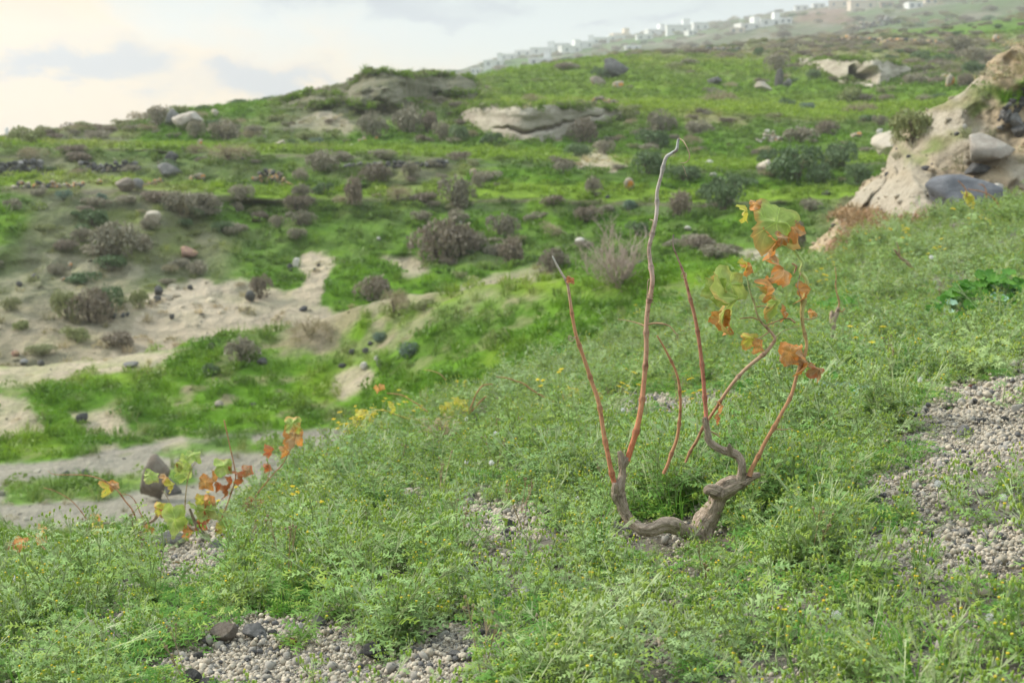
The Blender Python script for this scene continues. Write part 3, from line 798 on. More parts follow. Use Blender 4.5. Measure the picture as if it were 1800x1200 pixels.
# ---- near weeds
T_gs = [groundsel(i, rnd(.11,.165), R.randint(3,5), .07) for i in range(9)]
T_bush = [groundsel(60+i, rnd(.17,.22), R.randint(11,15), .08, 1.15, .62, .04) for i in range(7)]
T_low = [groundsel(20+i, rnd(.08,.11), R.randint(3,5), .10, .9) for i in range(5)]
T_cl = [clover(i, .05, .07) for i in range(4)]
T_dy = [daisy(i, rnd(.18,.24)) for i in range(4)]
T_gr = [tuft(i, 26, .13, .05, .0016, 'weed_dark', .7) for i in range(3)]

def hidden_gravel(U, V, D, h):
    return np.maximum(gravel_mask(U, V, 10), np.maximum(gravel_mask(U, V-h*.4*F/D, 10), gravel_mask(U, V-h*.85*F/D, 10)*.9))
def frontcap(p, h):
    """weeds just in front of the vine's low arm stay lower than the wood"""
    u, v, d = project(p); hp = h*F/d
    inx = sstep(1060, 1090, u)*(1-sstep(1285, 1320, u))
    cap = np.clip((v-952+18*sstep(1190,1215,u)-8*np.sin(u/14))/hp, .10, 1)
    r = np.where(v > 918, 1-inx*(1-cap), 1.0)
    in2 = sstep(215, 240, u)*(1-sstep(400, 430, u)); cap2 = np.clip((v-932)/hp, .15, 1)
    return r*(1-in2*(1-cap2))
def vine_gap(U, V):
    """thin out the weeds just in front of the vine's foot so that the wood shows"""
    g = np.ones(U.shape)
    g *= 1-((U > 1085) & (U < 1300) & (V > 915) & (V < 965))*.25
    for (a_, b_, w_, h_) in ((350,965,80,30),(1745,560,105,42),(1495,556,66,18),(1440,704,50,22),(1518,706,36,16),(1335,704,42,20),(1600,645,55,22),(1300,482,50,16)):
        g = g*(1-np.clip(ell(U,V,a_,b_,w_,h_)*1.1, 0, .93))
    return g
def tintA(p, c):
    t = fbm(p[:,0]*1.1, p[:,1]*.8, 40, 3)[:,None]; t2 = fbm(p[:,0]*2.7, p[:,1]*2.1, 80, 3)[:,None]
    a = np.array([.17,.32,.05]); b = np.array([.365,.475,.255]); y = np.array([.34,.40,.10])
    big = np.clip(fbm(p[:,0]*.55+3, p[:,1]*.45, 140, 3)*1.3, -.5, .5)[:,None]; a = a*(1+.25*big); b = b*(1+.22*big)
    k = np.clip(.55+t*1.1, 0, 1); q = a+(b-a)*k
    return q + (y-q)*np.clip(t2*.9, 0, .6)
def dA(U, V, D, P, c):
    gm = hidden_gravel(U, V, D, .16)
    nz = fbm(P[...,0]*2.2, P[...,1]*2.2, 5, 3)
    bare = sstep(.25,.5, fbm(P[...,0]*3.1, P[...,1]*3.1, 55, 3))*.6
    return 58*(1-gm*.97)*(1-bare)*vine_gap(U, V)*(.75+.5*nz)*np.where(D > 8, .75, 1)
p, n, c = sample('A', dA, dmin=1.9)
print('groundsel', len(p))
k = len(p)
u_, v_, d_ = project(p)
scale = NR.uniform(.6, 1.2, k)*(1+.55*fbm(p[:,0]*1.9, p[:,1]*1.9, 66, 3))*frontcap(p, .16)*np.where(d_ < 2.6, .8, 1)
scatter('groundsel_cover', 'feathery pale green weeds covering the near slope', p, rots(k, .22), np.repeat(scale[:,None], 3, 1), NR.randint(0, len(T_gs), k), T_gs, tintA(p, c))
def dBu(U, V, D, P, c):
    gm = hidden_gravel(U, V, D, .17); nz = fbm(P[...,0]*1.2, P[...,1]*1.2, 35, 3)
    return (13+16*nz)*(1-np.clip(gm*1.3,0,1))*vine_gap(U, V)
p, n, c = sample('A', dBu, dmin=2.1)
k = len(p); print('bush', k)
scale = NR.uniform(.65, 1.2, k)*(1+.5*fbm(p[:,0]*1.1, p[:,1]*1.1, 96, 3))*frontcap(p, .2)
scatter('bushy_weed_cover', 'bushy grey green weeds in rounded mounds on the near slope', p, rots(k, .15), np.repeat(scale[:,None], 3, 1), NR.randint(0, len(T_bush), k), T_bush, tintA(p, c)*np.array([1.08,1.06,1.08]))
def dBd(U, V, D, P, c):
    hot = ell(U,V,1430,880,150,75)*1.2+ell(U,V,1560,800,70,35)*.8+.6*ell(U,V,1170,860,70,60)+.7*ell(U,V,650,850,90,60)+.5*ell(U,V,1500,660,170,50)+.5*ell(U,V,1700,610,120,50)+.5*ell(U,V,1000,860,60,40)
    return 62*hot*(1-np.clip(hidden_gravel(U, V, D, .14)*1.3,0,1))*vine_gap(U, V)
p, n, c = sample('A', dBd, dmin=2.1); k = len(p); print('deep', k)
scatter('deep_green_weed_cover', 'taller deep green feathery weeds beside the main vine', p, rots(k, .15), np.repeat((NR.uniform(.8,1.35,k)*frontcap(p, .2))[:,None], 3, 1), NR.randint(0, len(T_bush), k), T_bush, tintA(p, c)*np.array([.42,.66,.32]))
def dL(U, V, D, P, c):
    gm = hidden_gravel(U, V, D, .07)
    return 170*(1-gm*.93)*np.where(D > 7, .5, 1)*(1-.5*np.clip(ell(U,V,1185,985,110,30),0,1))
p, n, c = sample('A', dL, dmin=2.0)
print('low', len(p)); k = len(p)
scatter('low_weed_cover', 'short cut-leaved weeds close to the gravel', p, rots(k, .2), np.repeat((NR.uniform(.6,1.2,k)*frontcap(p,.1))[:,None],3,1), NR.randint(0, len(T_low), k), T_low, tintA(p, c))
def dC(U, V, D, P, c):
    gm = hidden_gravel(U, V, D, .05); nz = fbm(P[...,0]*1.6, P[...,1]*1.6, 75, 3)
    hot = ell(U,V,1390,880,170,90)+ell(U,V,1180,850,90,60)+ell(U,V,640,860,80,60)+ell(U,V,1450,690,200,50)+.7*ell(U,V,400,1060,170,40)+ell(U,V,1480,535,60,20)*1.5+ell(U,V,1150,770,200,60)*.6
    return (10+70*sstep(.1,.5,nz)+260*hot)*(1-gm*.96)*vine_gap(U,V)
p, n, c = sample('A', dC, dmin=2.0, dmax=12); k = len(p); print('clover', k)
scatter('leafy_ground_cover', 'darker soft leafy weeds between the feathery ones', p, rots(k, .2), np.repeat((NR.uniform(.7,1.3,k)*frontcap(p,.05))[:,None],3,1), NR.randint(0, len(T_cl), k), T_cl, tintA(p, c)*np.array([.55,.8,.45]))
def dG(U, V, D, P, c):
    gm = gravel_mask(U, V, 10)
    return (6+70*(ell(U,V,1290,870,120,60)+ell(U,V,1170,870,60,50)))*(1-gm*.9)*vine_gap(U,V)
p, n, c = sample('A', dG, dmin=2.0, dmax=10); k = len(p)
scatter('grass_blades', 'thin grass blades among the weeds', p, rots(k, .2), scl1(k, .7, 1.4), NR.randint(0, 3, k), T_gr, tintA(p, c)*.9)
def dD(U, V, D, P, c):
    hot = ell(U,V,640,800,110,30)*14+ell(U,V,560,810,60,20)*16+ell(U,V,1600,470,130,60)*2.2+ell(U,V,1160,560,60,40)*2+ell(U,V,900,760,120,30)*2.5+ell(U,V,1100,740,60,20)*3+ell(U,V,480,830,50,20)*6
    return .25+hot
p, n, c = sample('A', dD, dmin=3.6, dmax=14); k = len(p); print('daisy', k)
scatter('yellow_flower_weeds', 'small yellow flowers on thin stems over the weeds', p, rots(k, .15), scl1(k, .8, 1.25), NR.randint(0, len(T_dy), k), T_dy, tintA(p, c))
def drystalk(k):
    acc = Acc()
    for s_ in range(3):
        a = rnd(0,6.28); h = rnd(.10,.20); q = rnd(.1,.5)*h
        pts = [np.array([math.cos(a)*q*t, math.sin(a)*q*t, h*t]) for t in (0,.4,.75,1)]
        stem(acc, pts, .0016, .0010, 0)
        for j in range(3):
            e = pts[-1]+np.array([rnd(-.015,.015), rnd(-.015,.015), rnd(-.02,.008)]); stem(acc, [pts[-2], e], .0009, .0007, 0); bud(acc, e, .0035, .006, 0)
    return acc.mesh('dry_stalk_template', ['dead_weed'], smooth=False)
T_ds = [drystalk(i) for i in range(4)]
def dDS(U, V, D, P, c): return 2.2*(1-.7*gravel_mask(U, V, 8))
p, n, c = sample('A', dDS, dmin=2.3, dmax=9); k = len(p)
scatter('dry_stalks', 'thin dead stalks standing among the green weeds', p, rots(k, .2), scl1(k, .7, 1.2), NR.randint(0, 4, k), T_ds, c)
# ---- gravel
T_pb = [pebbles(i) for i in range(8)]
def dP(U, V, D, P, c): return (900+3900*gravel_mask(U, V, 12))*np.where(D > 5, .5, 1)
p, n, c = sample('A', dP, dmin=2.2, dmax=9); k = len(p); print('pebble groups', k)
scatter('gravel', 'loose pale pumice gravel with dark lava grains', p+np.array([0,0,.001]), rots(k, .1), np.repeat((.35+1.15*NR.rand(k)**2.6)[:,None], 3, 1)*np.where(project(p)[2] > 5, 1.4, 1)[:,None], NR.randint(0, 8, k), T_pb, c)

# ---- middle distance grass (tinted by the ground it grows on)
T_mg = [tuft(i, 30, .22, .16, .006, 'grass_mid', .8) for i in range(4)] + [clump(i, 60, .12, .2, .022, 'grass_mid') for i in range(4)]
grB = lambda c: np.clip((c[...,1]-c[...,0]*1.05)*14, 0, 1)
def dB(U, V, D, P, c): return 26*grB(c)+1.5
p, n, c = sample('B', dB); k = len(p); print('B', k)
tc_ = c*NR.uniform(.9, 1.6, (k,1))*np.array([1.15,1.0,1.0])
scatter('bank_grass', 'dense green grass on the bank beyond the path', p, rots(k, .2), scl1(k, .5, 1.15)*np.where(grB(c) > .4, 1, .55)[:,None], NR.randint(0, 8, k), T_mg, tc_)
T_fg = [tuft(i, 22, .30, .26, .016, 'grass_mid', .9) for i in range(4)] + [clump(i, 46, .16, .3, .045, 'grass_mid') for i in range(4)]
def dCC(U, V, D, P, c): return (8*grB(c)+1.8)*np.where(D > 62, .35, 1)
p, n, c = sample('C', dCC, dmax=125); k = len(p); print('C', k)
d_ = project(p)[2]
tc_ = c*NR.uniform(.85, 1.6, (k,1))*np.array([1.15,1.0,1.0])
sc = scl1(k, .35, .95)*np.where(grB(c) > .4, 1, .8)[:,None]*np.where(d_ > 62, 1.6, 1)[:,None]
scatter('hillside_grass', 'bright green grass on the terraced hillside', p, rots(k, .2), sc, NR.randint(0, 8, k), T_fg, tc_)
def dE(U, V, D, P, c): return 30*grB(c)+5*sstep(.1,.4,fbm(P[...,0]*1.2,P[...,2]*1.2,3,3))*(V < 350) + 60*(c[...,0] > 1.6*c[...,1]) + 14*((U > 1570) & (V < 290))*sstep(-.2,.4,fbm(P[...,0]*2,P[...,2]*2,13,3))
p, n, c = sample('E', dE); k = len(p); print('E', k)
scatter('bank_top_grass', 'sparse grass on the eroded right bank', p, rots(k, .2), scl1(k, .5, 1.1), NR.randint(0, 8, k), T_mg, c*NR.uniform(.9,1.6,(k,1)))

# ================================================================ vines
def bark_mat(name, cA, cB, groove, fs=1.0):
    m, N, b, o = mat(name, .85, .2)
    f = attr(N, 'flow').outputs['Vector']
    n = N.noise(f, 14*fs, 5, .65, .3); n2 = N.noise(objc(N), 45, 4, .6)
    c = N.mix(N.ramp(n, .38, .62), cA, cB)
    c = N.mix(N.ramp(n2, .5, .7), c, tuple(q*.6 for q in cA[:3])+(1,))
    cc = attr(N, 'Col').outputs['Color']
    x = N.mix(1.0, c, cc, 'MULTIPLY')
    N.put(b.inputs['Base Color'], x); bump(N, b, n, groove, .9)
bark_mat('vine_bark', (.32,.24,.175,1), (.66,.53,.42,1), .009)
bark_mat('cane_bark', (.40,.17,.085,1), (.52,.30,.17,1), .0010, .6)
bark_mat('dry_cane', (.33,.24,.19,1), (.45,.36,.30,1), .0006, .6)
def vleaf_mat():
    m = bpy.data.materials.new('vine_leaf'); m.use_nodes = True; t = m.node_tree; t.nodes.clear(); N = NT(t)
    c = attr(N, 'Col').outputs['Color']; n = N.noise(objc(N), 60, 4, .6)
    x = N.n('ShaderNodeVectorMath', operation='SCALE'); N.put(x.inputs[0], c); fl = N.n('ShaderNodeSeparateXYZ'); N.put(fl.inputs[0], attr(N, 'flow').outputs['Vector'])
    an = N.m('MULTIPLY', N.m('ARCTAN2', fl.outputs[1], fl.outputs[0]), 2.5); rr = N.m('SQRT', N.m('ADD', N.m('MULTIPLY', fl.outputs[0], fl.outputs[0]), N.m('MULTIPLY', fl.outputs[1], fl.outputs[1])))
    sn = N.m('MULTIPLY', N.m('ABSOLUTE', N.m('SINE', an)), rr)
    vein = N.m('SUBTRACT', 1.0, N.ramp(sn, .015, .06))
    v2 = N.ramp(N.m('SINE', N.m('MULTIPLY', N.m('SUBTRACT', rr, N.m('MULTIPLY', sn, .7)), 34.0)), .75, 1.0)
    vn = N.m('ADD', N.m('MULTIPLY', vein, .35), N.m('MULTIPLY', v2, .14))
    N.put(x.inputs['Scale'], N.m('ADD', N.m('ADD', .66, N.m('MULTIPLY', n, .5)), vn))
    b = N.n('ShaderNodeBsdfPrincipled'); b.inputs['Roughness'].default_value = .6; N.put(b.inputs['Base Color'], x.outputs[0])
    bump(N, b, n, .002, .5)
    tr = N.n('ShaderNodeBsdfTranslucent'); N.put(tr.inputs[0], x.outputs[0])
    ms = N.n('ShaderNodeMixShader'); ms.inputs[0].default_value = .4
    t.links.new(b.outputs[0], ms.inputs[1]); t.links.new(tr.outputs[0], ms.inputs[2])
    o = N.n('ShaderNodeOutputMaterial'); t.links.new(ms.outputs[0], o.inputs[0]); MATS['vine_leaf'] = m
vleaf_mat()

def smooth_path(P, Rr, n):
    P = np.asarray(P, float); Rr = np.asarray(Rr, float)
    d = np.r_[0, np.cumsum(np.linalg.norm(np.diff(P, axis=0), axis=1))]
    Q = np.vstack([2*P[0]-P[1], P, 2*P[-1]-P[-2]]); RR = np.r_[Rr[0], Rr, Rr[-1]]
    out, ro = [], []
    for s in np.linspace(0, d[-1], n):
        i = min(np.searchsorted(d, s, 'right')-1, len(P)-2); t = (s-d[i])/max(d[i+1]-d[i], 1e-9)
        a, b, c, e = Q[i], Q[i+1], Q[i+2], Q[i+3]
        out.append(.5*((2*b)+(c-a)*t+(2*a-5*b+4*c-e)*t*t+(3*b-a-3*c+e)*t**3))
        ro.append(Rr[i]*(1-t)+Rr[i+1]*t)
    return np.array(out), np.array(ro), d[-1]
def tube(acc, P, Rr, n=10, step=.008, lump=0.0, col=(1,1,1), nodes=None, seed=0, m=0, endcap=True):
    """round stem along a path; nodes adds swollen joints every so many metres"""
    P = np.asarray(P, float); L = np.linalg.norm(np.diff(P, axis=0), axis=1).sum()
    k = max(4, int(L/step)); C, rr, L = smooth_path(P, Rr, k)
    T = np.gradient(C, axis=0); T /= np.linalg.norm(T, axis=1, keepdims=True)+1e-12
    up = np.array([.13,.97,.2]); N1 = np.cross(T, up); N1 /= np.linalg.norm(N1, axis=1, keepdims=True)+1e-12; N2 = np.cross(T, N1)
    s = np.linspace(0, L, k); a = np.linspace(0, 2*math.pi, n, endpoint=False)
    if nodes: rr = rr*(1+.42*np.exp(-(((s+seed*.013) % nodes - nodes/2)/.0065)**2))
    A, S = np.meshgrid(a, s); rad = rr[:,None]*np.ones_like(A)
    if lump:
        rad = rad*(1+lump*fbm(np.cos(A)*1.3+seed, np.sin(A)*1.3, S*22, 3)+lump*.9*fbm(np.cos(A)*5+seed, np.sin(A)*5, S*9, 3))
    V = C[:,None,:]+rad[...,None]*(np.cos(A)[...,None]*N1[:,None,:]+np.sin(A)[...,None]*N2[:,None,:])
    F_ = []
    for i in range(k-1):
        for j in range(n):
            q = (j+1) % n; F_.append((i*n+j, i*n+q, (i+1)*n+q, (i+1)*n+j))
    V = V.reshape(-1,3); c = np.asarray(col, float)
    cc = np.broadcast_to(c, (len(V),3)).copy() if c.ndim == 1 else np.repeat(np.stack([np.interp(s/L, np.linspace(0,1,len(c)), c[:,q]) for q in range(3)], -1), n, 0)
    if nodes: cc = cc*(1-.45*np.exp(-(((np.repeat(s, n)+seed*.013) % nodes - nodes/2-.003)/.004)**2))[:,None]
    U = np.stack([np.cos(A)*1.0, np.sin(A)*1.0, S*6], -1).reshape(-1,3)
    if endcap:
        for e, base in ((0, 0), (k-1, (k-1)*n)):
            F_.append(tuple(range(base, base+n)))
    acc.add(V, F_, m, cc, U)
    return C
def pxpath(pts, D0):
    """[(u, v, depth offset in m, radius in photo px)] -> world path"""
    P = [wp(u, v, D0+dd) for u, v, dd, r in pts]
    Rr = [r/F*(D0+dd) for u, v, dd, r in pts]
    return P, Rr
LEAF_COLS = {'green': ((.34,.47,.09), (.46,.54,.17)), 'yellow': ((.62,.60,.09), (.62,.54,.10)), 'orange': ((.76,.38,.11), (.70,.46,.18)),
             'red': ((.50,.13,.04), (.46,.20,.06)), 'tan': ((.62,.42,.24), (.62,.36,.16)), 'brown': ((.42,.24,.12), (.52,.32,.16))}
def vine_leaf_mesh(size, kind, brown, seed, curl=.5, fold=.4):
    rs = np.random.RandomState(seed); n = 44; rings = (.12,.3,.5,.68,.84,1.0)
    base, second = [np.array(x) for x in LEAF_COLS[kind]]; rim = np.array((.68,.29,.07)); dead = np.array((.50,.30,.14))
    if kind in ('red', 'brown'): rim = np.array((.50,.17,.06))
    V, C = [np.zeros(3)], [base]
    for f in rings:
        for i in range(n):
            a = 2*math.pi*i/n
            lobe = 1 - .30*(abs(math.sin(a*2.5+math.pi/2)))**1.4*(1 if f > .4 else .4)
            if abs(a-math.pi) < .55: lobe *= .45+.9*abs(a-math.pi)
            tooth = 1 + (.05*math.sin(a*19+seed) if f > .9 else 0)
            r = f*lobe*tooth
            V.append(np.array([math.cos(a)*r, math.sin(a)*r*.95, 0]))
            m = vnoise(math.cos(a)*2+seed, math.sin(a)*2, f*2)
            t = sstep(.45, 1.15, f + float(m)*.35 + (brown-.5)*.9)
            c = base+(second-base)*float(np.clip(.5+m, 0, 1)); q = rim if m > -.1 else dead
            C.append(c+(q-c)*float(t)*min(1, brown*1.6))
    V = np.array(V); C = np.array(C); x, y = V[:,0].copy(), V[:,1].copy(); r2 = x*x+y*y
    V[:,2] = -fold*np.abs(y)*.7 - curl*(x*x*.7) + .14*vnoise(x*2.2+seed, y*2.2, seed)+.13*vnoise(x*4+seed, y*4, 3)+.05*vnoise(x*10+seed, y*10, 3)+curl*.45*r2*np.sin(np.arctan2(y,x)*3+seed)
    V[:,0] -= .10*curl*x*x
    V[:,1] *= 1-.25*fold
    Fc = [(0, 1+i, 1+(i+1) % n) for i in range(n)]
    for k in range(len(rings)-1):
        for i in range(n):
            j = (i+1) % n
            if rs.rand() < .035*brown and k > 1: continue
            Fc.append((1+k*n+i, 1+(k+1)*n+i, 1+(k+1)*n+j, 1+k*n+j))
    return new_mesh('leaf', V*size, Fc, ['vine_leaf'], None, True, C, np.stack([x, y, 0*x], -1))

class Vine:
    def __init__(s, label, D, base_uv, cat='grape vine', name='grape_vine', rscale=1.0, lscale=1.0):
        s.D = D; s.rs = rscale*.82; s.ls = lscale
        p = wp(*base_uv, D); s.o = thing(name, label, cat, tuple(p)); s.p = p; s.nleaf = 0
    def _put(s, name, acc, mats, label=None):
        me = acc.mesh(name, mats); V = np.zeros(len(me.vertices)*3, np.float32); me.vertices.foreach_get('co', V)
        V = V.reshape(-1,3)-s.p.astype(np.float32); me.vertices.foreach_set('co', V.ravel()); me.update()
        o = link(name, me, s.o)
        if label: o['label'] = label
        return o
    def trunk(s, paths, label=None, tint=(1,1,1), name='trunk'):
        acc = Acc()
        for i, pts in enumerate(paths):
            P, Rr = pxpath(pts, s.D); C = tube(acc, P, np.array(Rr)*s.rs*.9, 30, .004, .34, tint, None, i+3)
            r0 = float(np.mean(Rr))*s.rs*.9
            if r0 > .008:
                for q in range(int(len(C)*1.1)):             # shreds of loose bark
                    j = R.randint(1, len(C)-4); T_ = C[j+2]-C[j]; T_ /= np.linalg.norm(T_)+1e-9; a_ = rnd(0, 6.28)
                    n1_ = np.cross(T_, (.1,.9,.3)); n1_ /= np.linalg.norm(n1_); n2_ = np.cross(T_, n1_); o_ = n1_*math.cos(a_)+n2_*math.sin(a_); w_ = np.cross(T_, o_)*rnd(.0008,.0022)
                    L_ = rnd(.008,.028); b0 = C[j]+o_*r0*.98; b1 = b0+T_*L_*.5+o_*r0*rnd(.02,.12); b2 = b0+T_*L_+o_*r0*rnd(.1,.5)
                    acc.add([b0-w_, b0+w_, b1+w_, b1-w_, b2], [(0,1,2,3),(3,2,4)], 0, np.array(tint)*rnd(.5,1.1))
        return s._put(name, acc, ['vine_bark'], label)
    def cane(s, pts, label=None, m='cane_bark', tint=(1,1,1), nodes=.085, n=9, name='cane', step=.005):
        acc = Acc(); P, Rr = pxpath(pts, s.D); tube(acc, P, np.array(Rr)*s.rs*.84, n, step, .05, tint, nodes, R.randint(0,50))
        return s._put(name, acc, [m], label)
    def tendril(s, pts, name='tendril'):
        return s.cane(pts, None, 'dry_cane', (1.15,1.1,.95), None, 5, name, .004)
    def leaf(s, u, v, size, kind, brown, rx, ry, rz, dd=0.0, curl=.5, fold=.4, label=None):
        s.nleaf += 1; p = wp(u, v, s.D+dd)-s.p; sz = size/2/F*(s.D+dd)*(1.38 if kind in ('green','yellow') else 1.2)*s.ls
        me = vine_leaf_mesh(sz, kind, brown, s.nleaf*7+int(u), curl, fold)
        o = link('leaf', me, s.o, tuple(p)); o.rotation_euler = (math.radians(rx), math.radians(ry), math.radians(rz))
        if label: o['label'] = label

V1 = Vine('tall gnarled grape vine with bare orange canes standing in the near weeds', 3.6, (1225, 958))
V1.trunk([
  [(1252,985,.0,22),(1240,948,.0,25),(1236,925,.0,26),(1247,905,.0,24),(1258,888,-.01,19),(1262,874,-.01,19),(1271,861,-.02,20),(1287,852,-.02,19),(1304,846,-.01,15),(1322,838,-.01,9),(1336,834,-.02,5.5)],
  [(1244,975,.03,18),(1228,945,-.01,20),(1206,933,-.03,19),(1186,924,-.04,20),(1168,922,-.05,17),(1150,929,-.05,15),(1130,930,-.05,14),(1112,920,-.04,12.5),(1100,903,-.03,12),(1093,885,-.03,13),(1087,866,-.03,16),(1090,853,-.03,11),(1094,835,-.02,8.5),(1093,815,-.02,8),(1089,793,-.02,6)],
  [(1082,868,-.03,10),(1081,858,-.04,10),(1081,848,-.04,6)],
  [(1266,866,-.04,17),(1254,862,-.05,16),(1246,861,-.05,13),(1242,868,-.05,7)],
  [(1296,850,-.02,13),(1303,836,-.02,10),(1304,815,-.02,9),(1297,801,-.01,9),(1285,795,-.01,9.5),(1270,791,-.01,8),(1256,783,-.01,8.5),(1246,775,-.01,8),(1243,758,-.01,7),(1238,733,-.01,4.5)],
  [(1282,797,-.01,8),(1283,788,-.02,6.5),(1282,780,-.03,2)],
  [(1093,822,-.02,7),(1100,811,-.02,8),(1104,803,-.02,7)],
 ], 'gnarled grey brown trunk forking low into two arms')
V1.cane([(1082,856,-.03,7),(1075,830,-.03,6.5),(1069,800,-.03,6),(1062,765,-.02,5.8),(1053,710,-.01,5.5),(1040,670,0,5),(1026,628,0,4.8),(1013,590,0,4.5),(1006,555,0,4.2),(1001,520,0,4),(997,497,0,3.5),(990,485,0,3.2),(980,468,0,2.8),(971,450,0,2)],
   'leftmost orange red cane with a grey dried tip', tint=[(1.15,.8,.8),(1,1,1),(1,1,1),(1.1,1.1,1.1),(1,1.9,3.2)])
V1.cane([(1103,808,-.02,7.5),(1110,785,-.02,7.5),(1119,755,-.02,7),(1127,715,-.01,6.8),(1132,670,0,6.4),(1136,620,0,6.2),(1136,575,0,6),(1139,540,0,6),(1144,515,0,6),(1147,490,0,6.2),(1143,460,.01,5.5),(1141,436,.01,5.5),(1147,410,.01,5),(1153,384,.01,5),(1155,360,.02,4.8),(1155,338,.02,4.5),(1162,310,.02,4.3),(1170,279,.02,4.5),(1180,270,.02,4),(1189,264,.02,4.3),(1191,254,.02,3),(1193,243,.02,2.2)],
   'tallest cane, orange red below and pale grey brown towards its hooked tip', tint=[(1.2,.75,.7),(1.1,1,1),(1.05,1.2,1.5),(1.05,1.3,1.8),(1,1.5,2.4),(1,1.7,2.8),(.9,1.8,3.2)], n=10)
V1.cane([(1166,832,.12,4.5),(1173,818,.12,4.5),(1181,795,.12,4.5),(1190,770,.12,4.3),(1195,735,.12,4.2),(1196,705,.12,3.8),(1193,670,.12,3.5),(1185,645,.12,3.2),(1175,625,.12,3),(1165,606,.12,2.4),(1155,590,.12,1.6)], 'short thin orange cane bending left at its top')
V1.cane([(1240,742,-.01,5.5),(1241,725,0,5.5),(1239,700,0,5.2),(1235,650,0,5),(1229,600,0,4.8),(1221,555,0,4.5),(1212,520,0,4),(1204,488,0,3.6),(1198,470,0,2.5),(1189,448,0,2),(1183,430,0,1.8),(1184,412,0,1.2)], 'straight red brown cane with a thin dark tip', tint=[(1,.75,.9),(1,.8,1),(1,.9,1.1),(1,1,1.3),(.6,1,1.6)])
V1.cane([(1317,836,-.02,7),(1322,822,-.02,6),(1334,800,-.02,5.5),(1347,773,-.02,5.2),(1361,750,-.02,5.4),(1375,724,-.02,4.6),(1391,694,-.01,4.6),(1402,655,0,4.4),(1412,632,0,4.2),(1418,608,0,4.2),(1415,588,0,4),(1411,568,0,4.3),(1410,545,0,5.5),(1414,525,0,6),(1419,506,0,5),(1417,490,0,4.8),(1408,477,.01,4.5),(1411,462,.01,4.5),(1404,450,.01,4.2),(1394,437,.01,4),(1384,424,.01,3.6),(1378,410,.01,2.5)],
   'right hand cane curving up to the top leaves, orange then yellow green', tint=[(1,1,1),(1,1,1),(1.1,1.2,1.2),(1.1,1.5,1.3),(.95,2.0,1.4),(.8,2.6,1.6)], n=10)
V1.cane([(1205,812,.10,3.2),(1215,790,.09,3.8),(1224,776,.08,4.2),(1235,753,.06,4),(1250,730,.05,4),(1262,712,.04,4),(1274,693,.03,4.4),(1290,671,.02,4.4),(1308,651,.02,4.6),(1325,636,.01,4.8),(1345,620,.01,5),(1358,604,.01,4.6),(1362,594,.01,4.4),(1350,578,.01,3),(1338,566,.01,2.6),(1330,550,.01,2.4),(1325,530,.02,2.4),(1318,512,.02,2.2),(1314,492,.02,1.8),(1311,478,.02,1.4)],
   'slanting orange cane forking towards the pale green leaves', tint=[(1,1.1,1.2),(1,1.1,1.2),(1.05,1.4,1.8),(1.05,1.4,1.8),(.9,2.2,1.8)])
for pts in ([(1333,562,.01,2),(1320,558,.01,1.8),(1300,560,.01,1.6)], [(1345,573,.0,2.2),(1362,566,-.01,1.8),(1378,560,-.01,1.6),(1388,560,-.01,2.4),(1398,567,-.02,2.6)],
            [(1352,583,.01,1.8),(1342,590,.0,1.6),(1330,597,.0,1.3)], [(1326,540,.02,1.6),(1340,538,.02,1.6),(1352,541,.01,1.4)],
            [(1136,571,0,3),(1150,568,-.01,2.6),(1165,569,-.02,2.4),(1178,574,-.02,1.8),(1188,586,-.03,1.4),(1194,590,-.03,1)], [(1134,573,0,2.6),(1118,567,.01,1.4),(1100,563,.02,1.1),(1086,561,.02,.8)],
            [(1362,753,-.02,2.6),(1376,755,-.03,1.4),(1390,753,-.03,1.2),(1397,757,-.03,.9)], [(1410,560,0,1.8),(1425,561,-.01,1.6),(1437,556,-.01,1.4),(1436,551,-.01,1.2)],
            [(1396,480,.01,2),(1400,468,.0,3),(1392,463,0,2)], [(1247,757,0,2),(1258,762,.01,2),(1266,769,.01,1.4)]):
    V1.cane(pts, None, 'cane_bark', (1,1.25,1.4), None, 6, 'twig')
V1.tendril([(1193,243,.02,1.8),(1200,247,.01,1.6),(1206,256,0,1.5),(1211,268,0,1.5),(1212,277,0,1.4),(1208,284,0,1.2),(1201,287,.01,1.1),(1196,286,.01,.9)])
V1.tendril([(1199,290,.01,.7),(1203,297,.01,.8),(1205,305,.01,.7),(1208,311,.01,.5)])
V1.tendril([(1142,386,.0,1.5),(1148,388,-.01,1.4),(1147,396,-.01,1.4),(1144,407,-.01,1.3),(1141,414,-.01,1.2),(1143,418,-.01,1)])
V1.tendril([(1142,490,-.01,1.5),(1139,494,-.01,1.4),(1138,510,-.01,1.3),(1137,525,-.01,1.2)])
th = np.linspace(0, 6*math.pi, 30)
V1.tendril([(1143+6*math.cos(a), 532-a*.9+0, -.006-.004*math.sin(a), 1.1) for a in th])
V1.tendril([(1202+5*math.cos(a), 483-5*math.sin(a)+a*.3, -.006, 1.2) for a in np.linspace(0, 2.2*math.pi, 16)])
V1.tendril([(1014,590,0,1.4),(1008,594,-.01,1.4),(1001,590,-.01,1.3),(1000,597,-.01,1.3),(1006,600,-.01,1.2),(1010,594,-.01,1)])
V1.tendril([(1408,478,0,1.3),(1402,500,-.01,1.3),(1405,515,-.01,1.3),(1410,530,-.01,1)])
V1.tendril([(1362,594,.0,1.1),(1374,583,.0,1),(1390,577,0,1),(1408,572,0,.8)])
V1.tendril([(1190,590,-.03,1.1),(1193,595,-.03,1),(1188,597,-.03,1),(1190,592,-.03,.8)])
